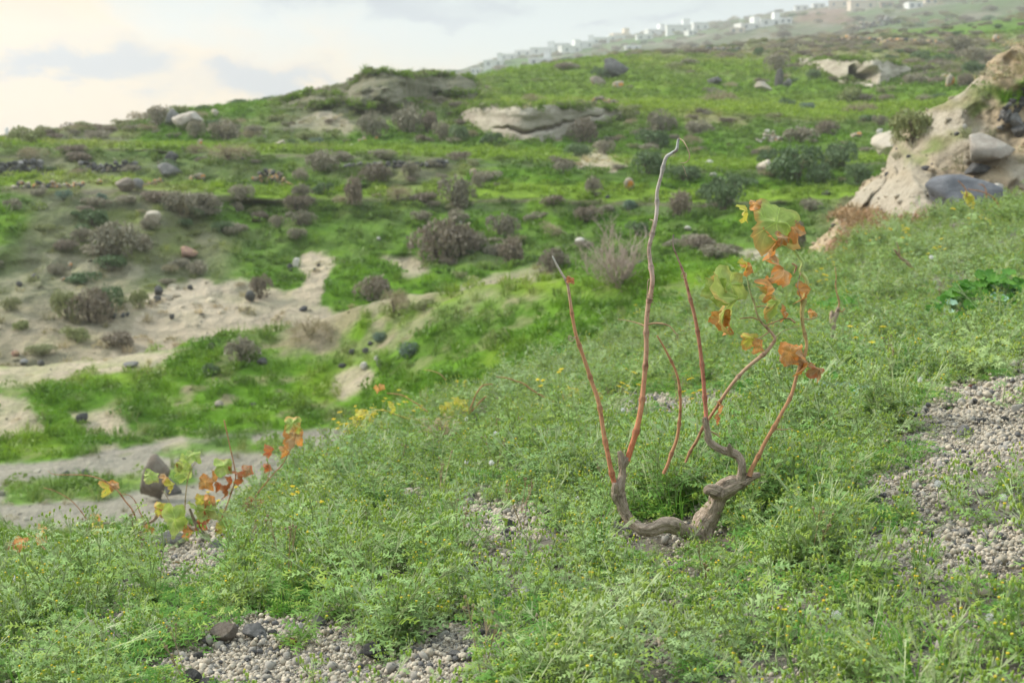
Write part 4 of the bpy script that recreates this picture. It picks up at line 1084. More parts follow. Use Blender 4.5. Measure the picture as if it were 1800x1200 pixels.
# leaves: u, v, width px, kind, browning, rotations
for a in [(1362,394,96,'green',.45,62,8,10,-.02,.3,.3,'broad yellow green top leaf with an orange brown rim'),
          (1385,397,60,'orange',.9,50,30,-30,.0,.6,.4,None),(1364,428,66,'orange',.75,84,10,80,-.03,.6,.7,'crumpled orange leaf hanging under the top leaf'),
          (1375,418,34,'tan',.8,70,0,10,-.05,.9,.8,None),
          (1314,374,34,'yellow',.15,70,20,60,0,.7,.6,'small pale yellow leaf at the far left of the top'),(1328,359,28,'orange',.9,55,0,5,.0,.8,.3,None),
          (1380,474,66,'tan',.75,75,30,40,-.02,.9,1.0,'dry tan folded leaf below the bend of the cane'),(1357,506,52,'orange',.7,80,-20,70,-.04,.7,.7,None),
          (1368,530,66,'green',.5,80,10,85,-.02,.6,.8,'pale green leaf hanging from the middle twigs'),(1383,548,36,'tan',.8,75,30,60,0,.7,.6,None),
          (1283,500,64,'green',.3,68,0,20,-.02,.25,.3,None),(1280,528,104,'green',.40,78,-8,75,-.03,.25,.35,'largest pale green leaf at the left of the twigs'),(1262,510,50,'green',.25,70,-20,150,-.02,.3,.3,None),
          (1268,558,44,'orange',.6,70,-20,170,-.02,.6,.5,None),(1285,572,40,'orange',.7,80,20,100,-.02,.7,.6,None),
          (1319,469,30,'orange',.7,60,0,40,.01,.9,.7,None),(1312,462,24,'yellow',.2,60,0,100,.01,.7,.6,None),
          (1336,606,32,'orange',.6,70,10,30,0,.7,.5,None),(1318,595,36,'yellow',.5,60,0,10,0,.5,.7,None),
          (1388,619,54,'orange',.85,70,-10,-10,-.01,.9,.7,'lowest curled orange leaf on the right hand cane'),(1421,637,58,'tan',.8,82,20,85,-.02,.9,.9,None),(1436,650,40,'brown',.9,60,20,10,-.02,.9,.8,None),
          (1423,512,44,'orange',.7,85,50,85,-.01,.9,1.0,None),(1002,491,18,'red',.9,60,0,0,-.01,.9,.5,None),(1270,716,30,'tan',.6,80,30,80,.03,.6,.7,None),(1265,736,24,'red',.8,80,0,60,.03,.7,.7,None),
          (1428,549,20,'orange',.9,60,0,0,0,.9,.7,None)]:
    V1.leaf(*a)

V2 = Vine('low sprawling vine with red brown and lime leaves at the left above gray gravel', 5.7, (345, 935), rscale=.62, lscale=1.0)
V2.trunk([[(378,950,0,10),(362,940,0,8),(350,930,0,7),(342,915,0,6),(337,903,0,5),(333,893,0,4)], [(350,935,0,6),(310,912,.05,6),(285,900,.05,6.5),(268,915,.03,6),(252,919,.02,4.5),(236,912,.0,3.5)]])
V2.trunk([[(152,915,.2,2.5),(178,919,.2,3),(202,919,.2,3)]], 'short grey dead stick lying left of the trunk', name='dead_stick')
V2.cane([(240,915,0,3.6),(232,895,0,3.4),(220,880,0,3.2),(208,863,0,3),(196,853,0,3),(182,844,0,2.8),(166,838,0,2.4),(150,835,0,2),(132,834,0,1.7),(110,834,0,1.5),(93,833,0,1.2),(84,827,0,.8)], 'long orange cane arching far out to the left')
V2.cane([(255,918,0,2.6),(246,900,.01,2.4),(240,885,.01,2),(230,872,.01,1.6),(215,867,.01,1)], None)
V2.cane([(325,895,0,2.4),(326,875,0,2.2),(328,856,0,2),(331,838,0,1.8),(337,822,0,1.5),(345,812,0,1)], None, tint=(.9,1.3,1.2))
V2.cane([(378,935,0,2.8),(392,905,0,2.6),(405,870,.02,2.6),(414,840,.02,2.6),(411,815,.02,2.6),(405,788,.02,2.4),(400,765,.02,2.2),(396,748,.02,2.8),(394,738,.02,2.6)], 'upright cane ending in a pale bud, tallest of this vine')
V2.cane([(434,930,.05,2.2),(435,905,.05,2.2),(440,890,.05,2.2),(452,868,.05,2.4),(468,848,.05,2.2),(483,830,.05,2.2),(497,815,.05,2),(508,795,.05,2),(517,775,.05,1.6),(521,755,.05,1.2)], None)
V2.cane([(470,842,.05,1.4),(474,825,.05,1.4),(470,812,.05,1.2)], None)
V2.cane([(152,912,.2,2),(140,895,.2,1.9),(126,880,.2,1.8),(110,869,.2,1.6),(92,861,.2,1.4),(77,857,.2,1)], None)
V2.cane([(79,965,.0,3),(62,948,0,3),(46,935,0,2.4)], None, tint=(1.2,1.5,1.5), nodes=None)
V2.cane([(300,885,0,2.2),(292,870,0,2.2),(285,862,0,2)], None, 'dry_cane', nodes=None)
for a in [(515,768,46,'tan',.85,70,0,20,.05,.8,.5,'curled orange leaf at the top of the right hand cane'),(513,744,32,'green',.5,55,0,10,.05,.5,.3,None),(526,752,24,'yellow',.5,60,20,70,.05,.7,.6,None),(476,791,34,'red',.7,75,0,70,.05,.8,.8,None),(503,792,26,'orange',.8,70,0,50,.05,.8,.8,None),
          (471,822,20,'red',.7,75,0,30,.05,.8,.7,None),(446,891,40,'red',.6,80,0,10,.04,.6,.5,'broad red brown leaf above the weeds'),(400,863,30,'red',.7,80,0,80,0,.7,.7,None),(386,855,22,'red',.8,80,0,50,0,.7,.7,None),(407,846,28,'red',.7,80,0,80,0,.7,.7,None),
          (425,838,30,'red',.6,80,0,70,0,.7,.7,None),(436,826,26,'brown',.7,70,0,30,0,.8,.6,None),(381,834,26,'orange',.7,75,0,60,0,.8,.7,None),(392,819,36,'green',.2,62,0,30,-.02,.5,.4,None),(404,822,24,'red',.6,75,0,60,0,.7,.7,None),
          (360,846,34,'orange',.8,60,10,-10,0,.8,.6,None),(353,878,24,'yellow',.4,70,0,20,0,.6,.6,None),(368,879,28,'orange',.7,65,0,20,0,.8,.5,None),(371,901,40,'red',.7,82,0,75,0,.7,.7,'large dark red leaf hanging by the old wood'),
          (308,913,58,'green',.05,75,0,60,-.05,.2,.2,'largest lime green lobed leaf of the left vine'),(345,892,34,'green',.05,65,0,100,-.03,.5,.5,None),(361,896,38,'green',.05,60,0,10,-.02,.5,.5,None),(400,915,44,'green',.1,65,0,20,0,.4,.4,None),(392,929,30,'yellow',.3,60,0,30,-.02,.5,.5,None),(420,926,24,'green',.1,60,0,30,0,.5,.4,None),
          (322,829,36,'green',.1,75,0,40,0,.4,.4,None),(329,810,30,'green',.1,70,0,70,0,.5,.4,None),(339,801,28,'green',.1,45,0,20,0,.5,.3,None),(264,836,28,'green',.2,50,0,10,0,.6,.4,None),(314,820,16,'red',.6,70,0,50,0,.6,.4,None),
          (190,857,28,'yellow',.5,75,0,60,0,.6,.5,None),(200,852,22,'tan',.5,65,0,20,0,.8,.6,None),(282,893,26,'yellow',.5,70,0,20,.0,.6,.6,None),(289,899,22,'red',.7,70,0,70,0,.6,.6,None),(292,840,24,'tan',.5,75,0,60,0,.9,.9,None),(303,852,28,'yellow',.3,80,0,80,0,.6,.7,None),
          (333,934,34,'orange',.8,80,0,60,0,.6,.6,None),(352,924,28,'red',.8,75,0,20,0,.6,.6,None),(266,926,26,'orange',.6,60,0,150,0,.6,.6,None),(168,909,22,'orange',.6,65,0,40,.2,.7,.6,None),(170,926,24,'yellow',.3,60,0,20,.2,.5,.6,None),
          (79,929,30,'orange',.7,75,0,80,.1,.7,.7,None),(72,945,26,'orange',.7,65,0,30,.1,.8,.7,None),(37,955,34,'orange',.7,70,0,20,.1,.8,.6,None),(18,960,26,'brown',.7,70,0,20,.1,.8,.6,None)]:
    V2.leaf(*a)

V3 = Vine('small vine stump with bright yellow leaves where the weeds meet the bank', 7.8, (805, 752))
V3.trunk([[(808,765,0,7),(806,750,0,7.5),(803,736,0,9),(812,729,0,6.5),(822,727,0,5)]], tint=(.8,.8,.85))
V3.cane([(822,728,0,2.4),(830,721,0,2.2),(844,706,0,2),(855,696,0,1.4)]); V3.cane([(825,722,0,2),(832,705,0,1.8),(839,689,0,1.8),(850,677,0,1.5),(867,675,0,1)])
V3.cane([(750,738,0,1.6),(722,736,0,1.8),(706,732,0,1.8),(692,727,0,1.8),(678,722,0,1.8),(664,721,0,1.8),(648,724,0,1.6),(636,728,0,1.5),(622,738,0,1.4),(616,750,0,1)], tint=(1.2,2,1))
V3.cane([(752,724,0,1.6),(737,712,0,1.6),(722,703,0,1.6),(708,695,0,1.5),(694,692,0,1.4),(680,691,0,1)], tint=(1.2,1.4,1.2)); V3.cane([(784,668,.3,1),(773,657,.3,1.2),(760,652,.3,1.1),(746,650,.3,.8)], tint=(1.1,1.4,1.3))
for a in [(811,710,30,'yellow',.1,60,0,20,0,.5,.5,None),(796,716,28,'yellow',.1,65,0,60,0,.5,.5,None),(785,732,26,'yellow',.15,60,0,30,0,.5,.5,None),(780,719,18,'yellow',.1,60,0,30,0,.5,.5,None),(794,742,20,'yellow',.1,60,0,30,-.05,.5,.5,None),(800,703,16,'yellow',.1,60,0,90,-.02,.5,.5,None),
          (641,733,40,'yellow',.1,55,0,10,0,.5,.5,None),(655,728,26,'yellow',.1,55,0,60,0,.5,.5,None),(630,742,26,'yellow',.1,65,0,60,0,.5,.5,None),(618,752,24,'yellow',.3,70,0,30,0,.5,.5,None),(660,745,28,'green',.05,60,0,20,-.03,.5,.5,None),(676,750,20,'yellow',.05,60,0,20,-.03,.5,.5,None),
          (692,716,20,'yellow',.2,75,0,60,0,.5,.5,None),(664,683,18,'orange',.6,75,0,60,0,.5,.5,None),(671,680,14,'orange',.5,75,0,20,0,.5,.5,None),(640,746,34,'green',.1,60,0,100,.05,.5,.5,None)]:
    V3.leaf(*a)
V4 = Vine('dark low vine stump with a long cane reaching left, behind the tall cane', 7.6, (1000, 716))
V4.trunk([[(962,722,0,5),(975,712,0,7),(992,708,0,6),(1012,706,0,7),(1026,712,0,5),(1042,714,0,3)], [(1012,708,0,5),(1016,700,0,4),(1018,693,0,2)], [(985,718,.0,6),(1005,722,.0,6),(1022,726,0,5)]], tint=(.72,.68,.68))
V4.cane([(975,709,0,2.6),(966,703,0,2.4),(955,697,0,2.2),(943,690,0,2),(932,683,0,2),(920,674,0,1.8),(905,669,0,1.6),(890,664,0,1.4),(872,662,0,1)])
V4.cane([(915,738,-.2,1.3),(905,735,-.2,1.5),(890,735,-.2,1.3),(870,735,-.2,1)], tint=(1.2,1.4,1.1))
for a in [(994,698,18,'orange',.5,60,0,30,0,.5,.6,None),(1005,686,26,'yellow',.1,50,0,10,0,.5,.5,None),(1013,689,16,'yellow',.2,60,0,60,0,.5,.5,None),(1055,697,24,'yellow',.2,75,0,60,0,.5,.5,None),(1048,693,18,'orange',.5,60,0,10,0,.5,.5,None),(1022,725,28,'brown',.7,70,0,20,-.02,.8,.6,None),(1032,727,20,'red',.7,70,0,60,-.02,.8,.6,None),(990,724,26,'green',.1,60,0,50,-.04,.5,.5,None),(1062,705,16,'red',.6,60,0,50,0,.5,.5,None)]:
    V4.leaf(*a)
V5 = Vine('small grey dead vine stub with one thin shoot, right of the vine leaves', 7.0, (1463, 590))
V5.trunk([[(1463,592,0,4),(1465,575,0,6),(1464,563,0,7),(1470,553,0,5),(1474,540,0,3.4)], [(1462,566,0,5),(1462,552,0,4.5),(1463,546,0,3)]], tint=(1.25,1.2,1.2))
V5.cane([(1474,542,0,2.2),(1475,530,0,2),(1471,515,0,1.8),(1469,500,0,1.6),(1470,485,0,1.2),(1468,470,0,1)], tint=(.9,1,1)); V5.cane([(1474,545,0,2),(1480,548,0,1.5),(1485,542,0,1.2)])
V6 = Vine('thin bare twig of a dead vine lying in the weeds below the eroded bank', 10.5, (1610, 478))
V6.trunk([[(1611,480,0,3),(1602,470,0,3.4),(1592,460,0,3),(1582,452,0,2.4),(1572,438,0,1.6)], [(1582,452,0,1.8),(1580,440,0,1.4),(1576,425,0,1)], [(1592,460,0,1.6),(1586,462,0,1.2)]], tint=(.9,.75,.7))
V7 = Vine('arching red shoots with yellow leaves in front of the big dark boulder', 12.5, (1735, 362))
V7.cane([(1760,368,0,1.8),(1750,352,0,1.6),(1738,342,0,1.5),(1722,336,0,1.4),(1702,333,0,1)]); V7.cane([(1734,348,0,1.4),(1733,334,0,1.3),(1728,326,0,1.2),(1720,324,0,.8)]); V7.cane([(1700,345,0,1.6),(1698,334,0,1.4),(1692,325,0,1.3),(1684,318,0,1)])
V7.cane([(1745,372,0,1.4),(1738,370,0,1.4),(1726,368,0,1)], tint=(1,1.5,1.4))
for a in [(1706,345,22,'yellow',.05,60,0,20,0,.5,.5,None),(1696,342,16,'yellow',.05,60,0,60,0,.5,.5,None),(1712,352,18,'yellow',.1,60,0,60,0,.5,.5,None),(1740,388,18,'yellow',.1,60,0,60,-.5,.5,.5,None)]:
    V7.leaf(*a)

# ================================================================ shrubs, rocks, stones
def shrub_mat(name, cA, cB):
    leaf_mat(name, cA, cB, None, .15, var=.7)
shrub_mat('scrub_grey', (.25,.23,.165,1), (.33,.29,.215,1))
shrub_mat('scrub_brown', (.21,.175,.13,1), (.27,.22,.165,1))
shrub_mat('scrub_green', (.10,.16,.065,1), (.14,.20,.09,1))
shrub_mat('scrub_olive', (.24,.27,.10,1), (.29,.29,.15,1))
shrub_mat('scrub_blue', (.16,.23,.17,1), (.20,.26,.20,1))
shrub_mat('scrub_tan', (.38,.32,.20,1), (.32,.26,.17,1))
m_, N_, b_, o_ = mat('shrub_stem', .9, .1); b_.inputs['Base Color'].default_value = (.14,.11,.09,1)
def shrub_mesh(seed, mname, n=1500, fs=.045, ragged=.25, twig=False):
    """crown filling a unit dome (x, y in -1..1, z 0..1): many small leaf sprays on several lobes"""
    rs = np.random.RandomState(seed); nl = rs.randint(5, 9)
    L = [(np.array([rs.uniform(-.6,.6), rs.uniform(-.5,.5), rs.uniform(.15,.55)]), rs.uniform(.32,.5)) for i in range(nl)]
    L.append((np.array([0,0,.35]), .62))
    V = []; Fc = []
    for i in range(n):
        c, r = L[rs.randint(len(L))]
        d = rs.normal(size=3); d /= np.linalg.norm(d); d[2] = abs(d[2])*(1 if rs.rand() < .85 else -1)
        q = c + d*r*(rs.uniform(.65,1.0)**.5)*(1+ragged*rs.normal()*.25)*np.array([1,1,.95])
        if q[2] < .02: q[2] = rs.uniform(.02,.2)
        M = grot(*rs.uniform(0, 6.28, 3)); s = fs*rs.uniform(.5,1.5)
        if twig:
            t = d*s*2.6; w_ = np.cross(d, rs.normal(size=3)); w_ = w_/np.linalg.norm(w_)*s*.16
            k = len(V); V += [q-w_, q+w_, q+t+w_*.4, q+t-w_*.4]; Fc.append((k,k+1,k+2,k+3))
        else:
            k = len(V); V += list(np.array([(-s,-s*.45,0),(s,-s*.4,0),(s*.8,s*.55,0),(-s*.7,s*.5,0)])@M.T+q); Fc.append((k,k+1,k+2,k+3))
    return new_mesh('crown', V, Fc, [mname], None, False)
def stems_mesh(seed):
    rs = np.random.RandomState(seed); acc = Acc()
    for i in range(7):
        a = rs.uniform(0,6.28); r = rs.uniform(.1,.5)
        stem(acc, [(0,0,-.12),(math.cos(a)*r*.5,math.sin(a)*r*.5,.25),(math.cos(a)*r,math.sin(a)*r,.65)], .035, .012, 0, 4)
    return acc.mesh('stem', ['shrub_stem'])
STEMS = [stems_mesh(i) for i in range(3)]
CROWNS = {}
for mi, nm in enumerate(('scrub_grey','scrub_brown','scrub_green','scrub_olive','scrub_blue','scrub_tan')):
    CROWNS[nm[6:]] = [shrub_mesh(50+mi*7+i, nm, 1500 if nm != 'scrub_tan' else 1700, .05 if nm != 'scrub_tan' else .055, .35, nm in ('scrub_tan',)) for i in range(4)]
nsh = 0
def shrub(u, vb, w, h, kind, label, keys='ABECD', group=None, cat='shrub', name='shrub', D=None):
    """u, vb: foot of the shrub in the photo; w, h: its size there"""
    global nsh; nsh += 1
    if D is None:
        hh = hitd(u, vb, keys); p, d = hh[0], hh[2]
    else:
        p = Vector(wp(u, vb, D)); d = p.y*CP-p.z*SP
    o = thing(name, label, cat, tuple(p), R.uniform(0, 6.28), group)
    o.scale = (w/2/F*d*1.25, w/2/F*d*1.1, h/F*d*1.08)
    o.rotation_euler.z = R.uniform(-.6, .6)
    c = link('crown', R.choice(CROWNS[kind]), o); link('stem', R.choice(STEMS), o)
    return o
SHRUBS = [
 (281,222,46,36,'grey','rounded dark grey shrub on the left skyline beside the pale cave boulder'),
 (318,200,34,14,'olive','small olive shrub on top of the pale cave boulder'),
 (358,192,24,9,'green','flat tuft of scrub on the skyline just right of the cave boulder'),
 (45,252,60,28,'olive','broad olive shrub near the pale pillar on the far left skyline'),
 (84,240,34,18,'olive','smaller olive shrub touching the right side of the broad far left one'),
 (146,232,34,12,'tan','dry tan tuft on the low left skyline'),
 (215,222,34,14,'olive','olive scrub on the rising skyline left of the rounded dark shrub'),
 (245,214,34,16,'tan','tan dry bush on the skyline immediately left of the rounded dark shrub'),
 (172,240,40,12,'grey','low grey scrub below the left skyline grass'),
 (655,240,52,44,'grey','left of the two big grey shrubs under the rocky skyline knoll'),
 (722,234,60,50,'grey','taller of the two big grey shrubs under the rocky skyline knoll'),
 (752,232,34,36,'brown','brown shrub leaning on the right of the tall grey one below the knoll'),
 (775,248,28,34,'grey','narrow grey shrub left of the long pale outcrop'),
 (804,250,40,28,'green','dark green shrub against the lower left end of the long pale outcrop'),
 (862,258,38,26,'green','dark green shrub at the foot of the long pale outcrop'),
 (395,246,54,36,'grey','grey shrub on the slope right below the cave boulder'),
 (345,242,30,30,'grey','narrow grey shrub just under the cave boulder'),
 (445,240,26,20,'grey','small grey shrub on the bare slope in the upper left middle'),
 (545,248,46,16,'olive','low olive shrub in front of the brownish bare face'),
 (555,256,24,14,'blue','small blue green cushion under the brownish bare face'),
 (402,280,78,26,'tan','wide dry tan tussock on the upper left terrace edge'),
 (345,268,36,14,'tan','small tan tussock left of the wide one on the terrace edge'),
 (570,300,60,38,'grey','domed grey shrub on the lip of the middle terrace'),
 (606,283,34,14,'grey','flat grey shrub trailing right from the domed one on the terrace lip'),
 (655,318,54,30,'brown','brown grey shrub under the dark stone row'),
 (722,312,34,28,'grey','grey shrub under the right part of the dark stone row'),
 (530,318,30,24,'grey','grey mound between the stone heap and the domed shrub'),
 (618,360,38,50,'brown','isolated conical grey brown shrub in the middle of the left hillside'),
 (567,342,36,22,'green','low green shrub left of the conical one'),
 (800,368,54,58,'grey','large grey shrub in the centre of the hillside'),
 (805,392,34,26,'grey','grey shrub just below the large central one'),
 (740,392,34,22,'grey','small grey shrub left below the large central one'),
 (700,350,40,24,'tan','straw coloured clump in the centre left of the hillside'),
 (840,330,22,30,'grey','thin grey shrub right of the dark stone row end'),
 (315,372,60,36,'grey','left end of the long band of grey scrub on the left slope'),
 (365,376,52,38,'grey','middle of the long band of grey scrub on the left slope'),
 (425,352,40,28,'grey','raised right end of the long band of grey scrub on the left slope'),
 (418,372,26,18,'grey','small round shrub under the raised end of the grey scrub band'),
 (530,350,36,28,'grey','uppermost shrub of the vertical grey string left of the bright slope'),
 (525,374,50,30,'brown','second shrub down in the vertical grey string left of the bright slope'),
 (528,398,46,28,'grey','third shrub down in the vertical grey string left of the bright slope'),
 (522,420,32,20,'grey','lowest shrub of the vertical grey string left of the bright slope'),
 (487,400,24,22,'grey','round grey shrub left of the vertical grey string'),
 (455,388,34,16,'brown','brown shrub left of the round one beside the vertical string'),
 (392,408,40,20,'green','dark green shrub in the grass patch of the left slope'),
 (772,458,90,74,'brown','largest dark brown shrub left of centre on the lower hillside'),
 (808,450,54,56,'brown','dark brown shrub merging with the right side of the largest one'),
 (842,438,34,32,'grey','rounded grey shrub between the largest brown one and the tall one'),
 (882,420,50,44,'grey','upper crown of the tall grey brown pair right of the largest shrub'),
 (893,466,52,50,'brown','lower crown of the tall grey brown pair right of the largest shrub'),
 (655,528,58,44,'brown','brown shrub above the crest of the near green bank'),
 (458,524,40,38,'brown','brown shrub beside the sand face with a dark boulder at its left'),
 (205,452,86,62,'grey','largest grey shrub on the left slope above the bare earth'),
 (165,400,50,30,'green','grey green shrub above the largest left slope shrub'),
 (145,425,40,26,'grey','small grey shrub at the upper left of the largest left slope shrub'),
 (250,440,44,30,'grey','grey shrub touching the right side of the largest left slope shrub'),
 (195,470,54,22,'green','dark green scrub under the largest left slope shrub'),
 (160,566,64,62,'brown','dark brown shrub in the middle of the bare left slope'),
 (195,552,46,50,'green','green grey shrub at the right of the dark one on the bare slope'),
 (118,560,50,50,'olive','yellow olive shrub at the left of the dark one on the bare slope'),
 (245,542,30,34,'olive','olive shrub at the upper edge of the sand face'),
 (102,482,36,20,'grey','grey shrub on bare earth above the orange lichened stones'),
 (150,498,56,20,'green','flat green grey mat above the dark shrub on the bare slope'),
 (20,545,34,24,'olive','olive scrub at the far left of the bare slope'),
 (38,580,36,16,'olive','low olive cushion on the far left bare slope'),
 (200,608,66,26,'brown','flat brown shrub at the foot of the bare left slope'),
 (135,600,50,26,'olive','bright olive mat left of the flat brown shrub'),
 (72,622,50,18,'olive','olive mat above the left end of the path bank'),
 (265,402,34,22,'grey','pale grey shrub left of the reddish boulder'),
 (350,482,40,26,'grey','grey shrub on the brink of the sand face'),
 (320,380,22,28,'tan','small pale tuft under the grey scrub band'),
 (112,352,28,18,'blue','blue green cushion under the lichened stone row on the left'),
 (176,356,22,16,'blue','second blue green cushion, right of the first under the stone row'),
 (25,368,36,20,'grey','grey shrub at the far left edge above the bright grass'),
 (545,592,80,36,'tan','wide tan mound of dry stalks on the crest of the near bank'),
 (694,552,46,40,'tan','pale dry tussock on the bank crest right of the tan mound'),
 (714,628,42,26,'blue','blue green cushion plant on the stony face of the near bank'),
 (664,600,30,16,'blue','smaller blue green cushion above the other on the stony bank face'),
 (745,545,44,18,'olive','olive tuft on the bank crest'),
 (425,635,60,44,'grey','thin grey bush at the top of the path bank'),
 (368,660,36,22,'green','dull green shrub on the path bank left of the thin grey bush'),
 (968,478,54,42,'brown','dark brown shrub behind the bank left of the pale twiggy bush'),
 (1190,380,46,44,'brown','isolated brown grey ball shaped shrub right of the tall cane'),
 (1282,364,70,60,'green','large dark green shrub with a leaning crown, upper right middle'),
 (1248,350,40,30,'green','low left flank of the large leaning dark green shrub'),
 (1205,320,62,28,'green','flat dark green shrub behind the tip of the tall cane'),
 (1140,306,56,42,'green','dark grey green shrub left of the tall cane tip'),
 (1402,318,84,64,'green','largest round dark green shrub right of the pale pair of stones'),
 (1445,322,50,36,'green','dark green shrub against the right foot of the largest round one'),
 (1482,296,62,48,'green','dark green shrub left of the pale square block'),
 (1508,326,48,40,'green','dark green shrub below the pale square block'),
 (1352,290,36,30,'green','dark shrub directly behind the pale pair of stones'),
 (1162,236,46,44,'grey','grey shrub on the bank above the dark green ones, left of centre right'),
 (1228,236,48,26,'grey','wide low grey shrub right of the grey one above the dark greens'),
 (1022,252,46,44,'brown','brown round shrub at the right end of the long pale outcrop'),
 (1104,214,34,28,'olive','olive shrub beside the right tip of the long pale outcrop'),
 (1062,270,34,24,'grey','grey shrub above the small sandy scar'),
 (1150,264,54,34,'green','deep green shrub between the scar and the flat dark green one'),
 (1016,278,46,26,'green','deep green shrub left of the small sandy scar'),
 (1405,250,60,28,'grey','left half of the grey thicket above the largest round shrub'),
 (1452,240,46,26,'brown','right half of the grey thicket above the largest round shrub'),
 (1366,126,40,32,'grey','grey purple shrub on the upper right green slope'),
 (1336,98,20,16,'green','small dark green shrub on the upper terrace lip'),
 (1380,190,34,18,'green','small dark green shrub on the long bright terrace'),
 (1418,196,24,16,'blue','pale blue green cushion right of the one on the bright terrace'),
 (1510,200,56,20,'tan','low tan shrub on the bright terrace'),
 (1492,182,50,28,'olive','olive tan shrub behind the low tan one on the bright terrace'),
 (1262,182,60,22,'tan','wide straw coloured clump on the terrace in the upper middle'),
 (1430,142,26,20,'green','green shrub at the left end of the right pale outcrop'),
 (1545,122,26,14,'green','shrub under the roof of the right pale outcrop'),
 (1685,96,44,34,'grey','uppermost grey shrub beside the top of the eroded bank'),
 (1712,112,46,30,'grey','grey shrub between the uppermost one and the eroded bank'),
 (1705,132,34,24,'green','dark green shrub at the edge of the eroded bank top'),
 (1655,114,44,20,'green','dark shrub left of the cluster beside the eroded bank'),
 (1620,104,34,16,'green','small dark shrub leftmost in the cluster above the pale ridge'),
 (1664,125,40,18,'grey','pale grey mound above the bright grass strip'),
 (1694,156,32,26,'brown','brown shrub right of the lichened white rock'),
 (1608,148,44,20,'grey','grey shrub right of the cave in the right pale outcrop'),
 (1625,180,30,14,'grey','small grey shrub on the right end of the bright terrace'),
 (1650,178,28,14,'green','small green shrub beside the small grey one on the terrace end'),
 (1605,250,76,56,'olive','pale olive shrub leaning on the left brow of the eroded bank'),
 (1545,222,22,20,'grey','grey shrub above the pale square block'),
 (1032,390,50,26,'brown','low brown shrub left of the tall cane'),
 (1042,345,30,36,'grey','narrow grey shrub on the bright slope left of the tall cane'),
 (990,305,30,22,'grey','small grey shrub on the terrace lip left of the sandy scar'),
 (1120,415,40,24,'green','dull green shrub behind the pale twiggy bush'),
 (1225,440,56,26,'brown','brown scrub left of the right hand vine leaves'),
 (1260,452,60,24,'grey','grey brown scrub at the gully foot behind the vine leaves'),
 (1398,440,34,50,'brown','dark brown shrub right behind the top vine leaf'),
 (1350,412,34,22,'grey','grey shrub to the left of the dark one behind the vine leaf'),
 (1425,370,34,22,'grey','grey shrub below the round dark green ones'),
 (1105,372,30,20,'blue','blue green shrub left of the tall cane'),
 (1060,128+14,34,22,'green','dark green shrub next to the dark rock on the upper terrace'),
 (1210,115,34,12,'grey','low grey shrub on the upper terrace in the middle'),
 (560,182,40,10,'grey','low grey scrub left of the rocky skyline knoll'),
 (500,180,40,8,'grey','flat scrub on the skyline left of the knoll'),
 (755,130,20,10,'green','small shrub on top of the rocky skyline knoll'),
 (790,134,22,12,'green','second small shrub on the right shoulder of the knoll'),
 (648,134,12,9,'green','tiny dark shrub on the left peak of the knoll'),
]
for a in SHRUBS: shrub(*a)
# small scrub nobody could count
T_sc = [CROWNS[k][i] for k in ('grey','brown','olive','tan','grey') for i in (0,1)] + [CROWNS['green'][0]]
def dS(U, V, D, P, c):
    g = grB(c); nz = fbm(P[...,0]*.25, P[...,1]*.25, 91, 3)
    sandy = np.clip((c[...,0]-.3)*8, 0, 1)
    hot = 0
    for (a_, b_, w_, h_, q) in [(150,430,130,70,.9),(360,375,90,30,1.2),(520,385,38,60,1.3),(840,445,90,45,1.0),(180,298,200,22,.9),(1160,255,90,40,.9),(1420,300,110,45,.9),(1670,120,70,40,1.0),
            (705,158,125,24,1.6),(750,235,90,30,.9),(420,235,80,24,.7),(800,345,80,40,.9),(650,320,60,30,.8),(590,560,80,30,.6),(960,470,120,18,.9),(1240,445,110,22,1.1),(1500,90,200,16,.8),(170,565,70,40,.8),
            (1000,75,200,12,.6),(1300,350,90,50,.5),(1060,400,80,40,.5),(180,235,160,12,1.0)]:
        hot = hot + q*ell(U, V, a_, b_, w_, h_)
    return ((.26*(1-g)*(1-sandy)+.03+.10*sstep(.1,.5,nz))*(1+.7*RIS_C)+hot*.8*(1-sandy*.8))*(1-.85*TRD_C)*np.where(np.exp(-((TT[:-1,:-1]-4.8)/.12)**2)+np.exp(-((TT[:-1,:-1]-2.8)/.12)**2) > .4, 1.8, 1)*np.where(D > 60, .6, 1)*sstep(30,34,D)
p, n, c = sample('C', dS, dmax=200); k = len(p); print('scrub', k)
s_ = NR.uniform(.12,.42,k)[:,None]*np.array([[1.2,1.2,.75]])*np.where(project(p)[2] > 60, 1.6, 1)[:,None]
scatter('scattered_scrub', 'countless small grey and olive scrub tufts over the hillside', p, rots(k, .1), s_, NR.randint(0, len(T_sc), k), T_sc, c)
def dSD(U, V, D, P, c): return .004+.02*sstep(0,.5,fbm(P[...,0]*.02, P[...,1]*.02, 91, 3))
p, n, c = sample('D', dSD, clip=(600,1960,-200,300)); k = len(p); print('far scrub', k)
scatter('distant_scrub', 'specks of scrub on the distant mountain flank', p, rots(k, .1), NR.uniform(.8,2.6,k)[:,None]*np.array([[1,1,.7]]), NR.randint(0, len(T_sc), k), T_sc, c)

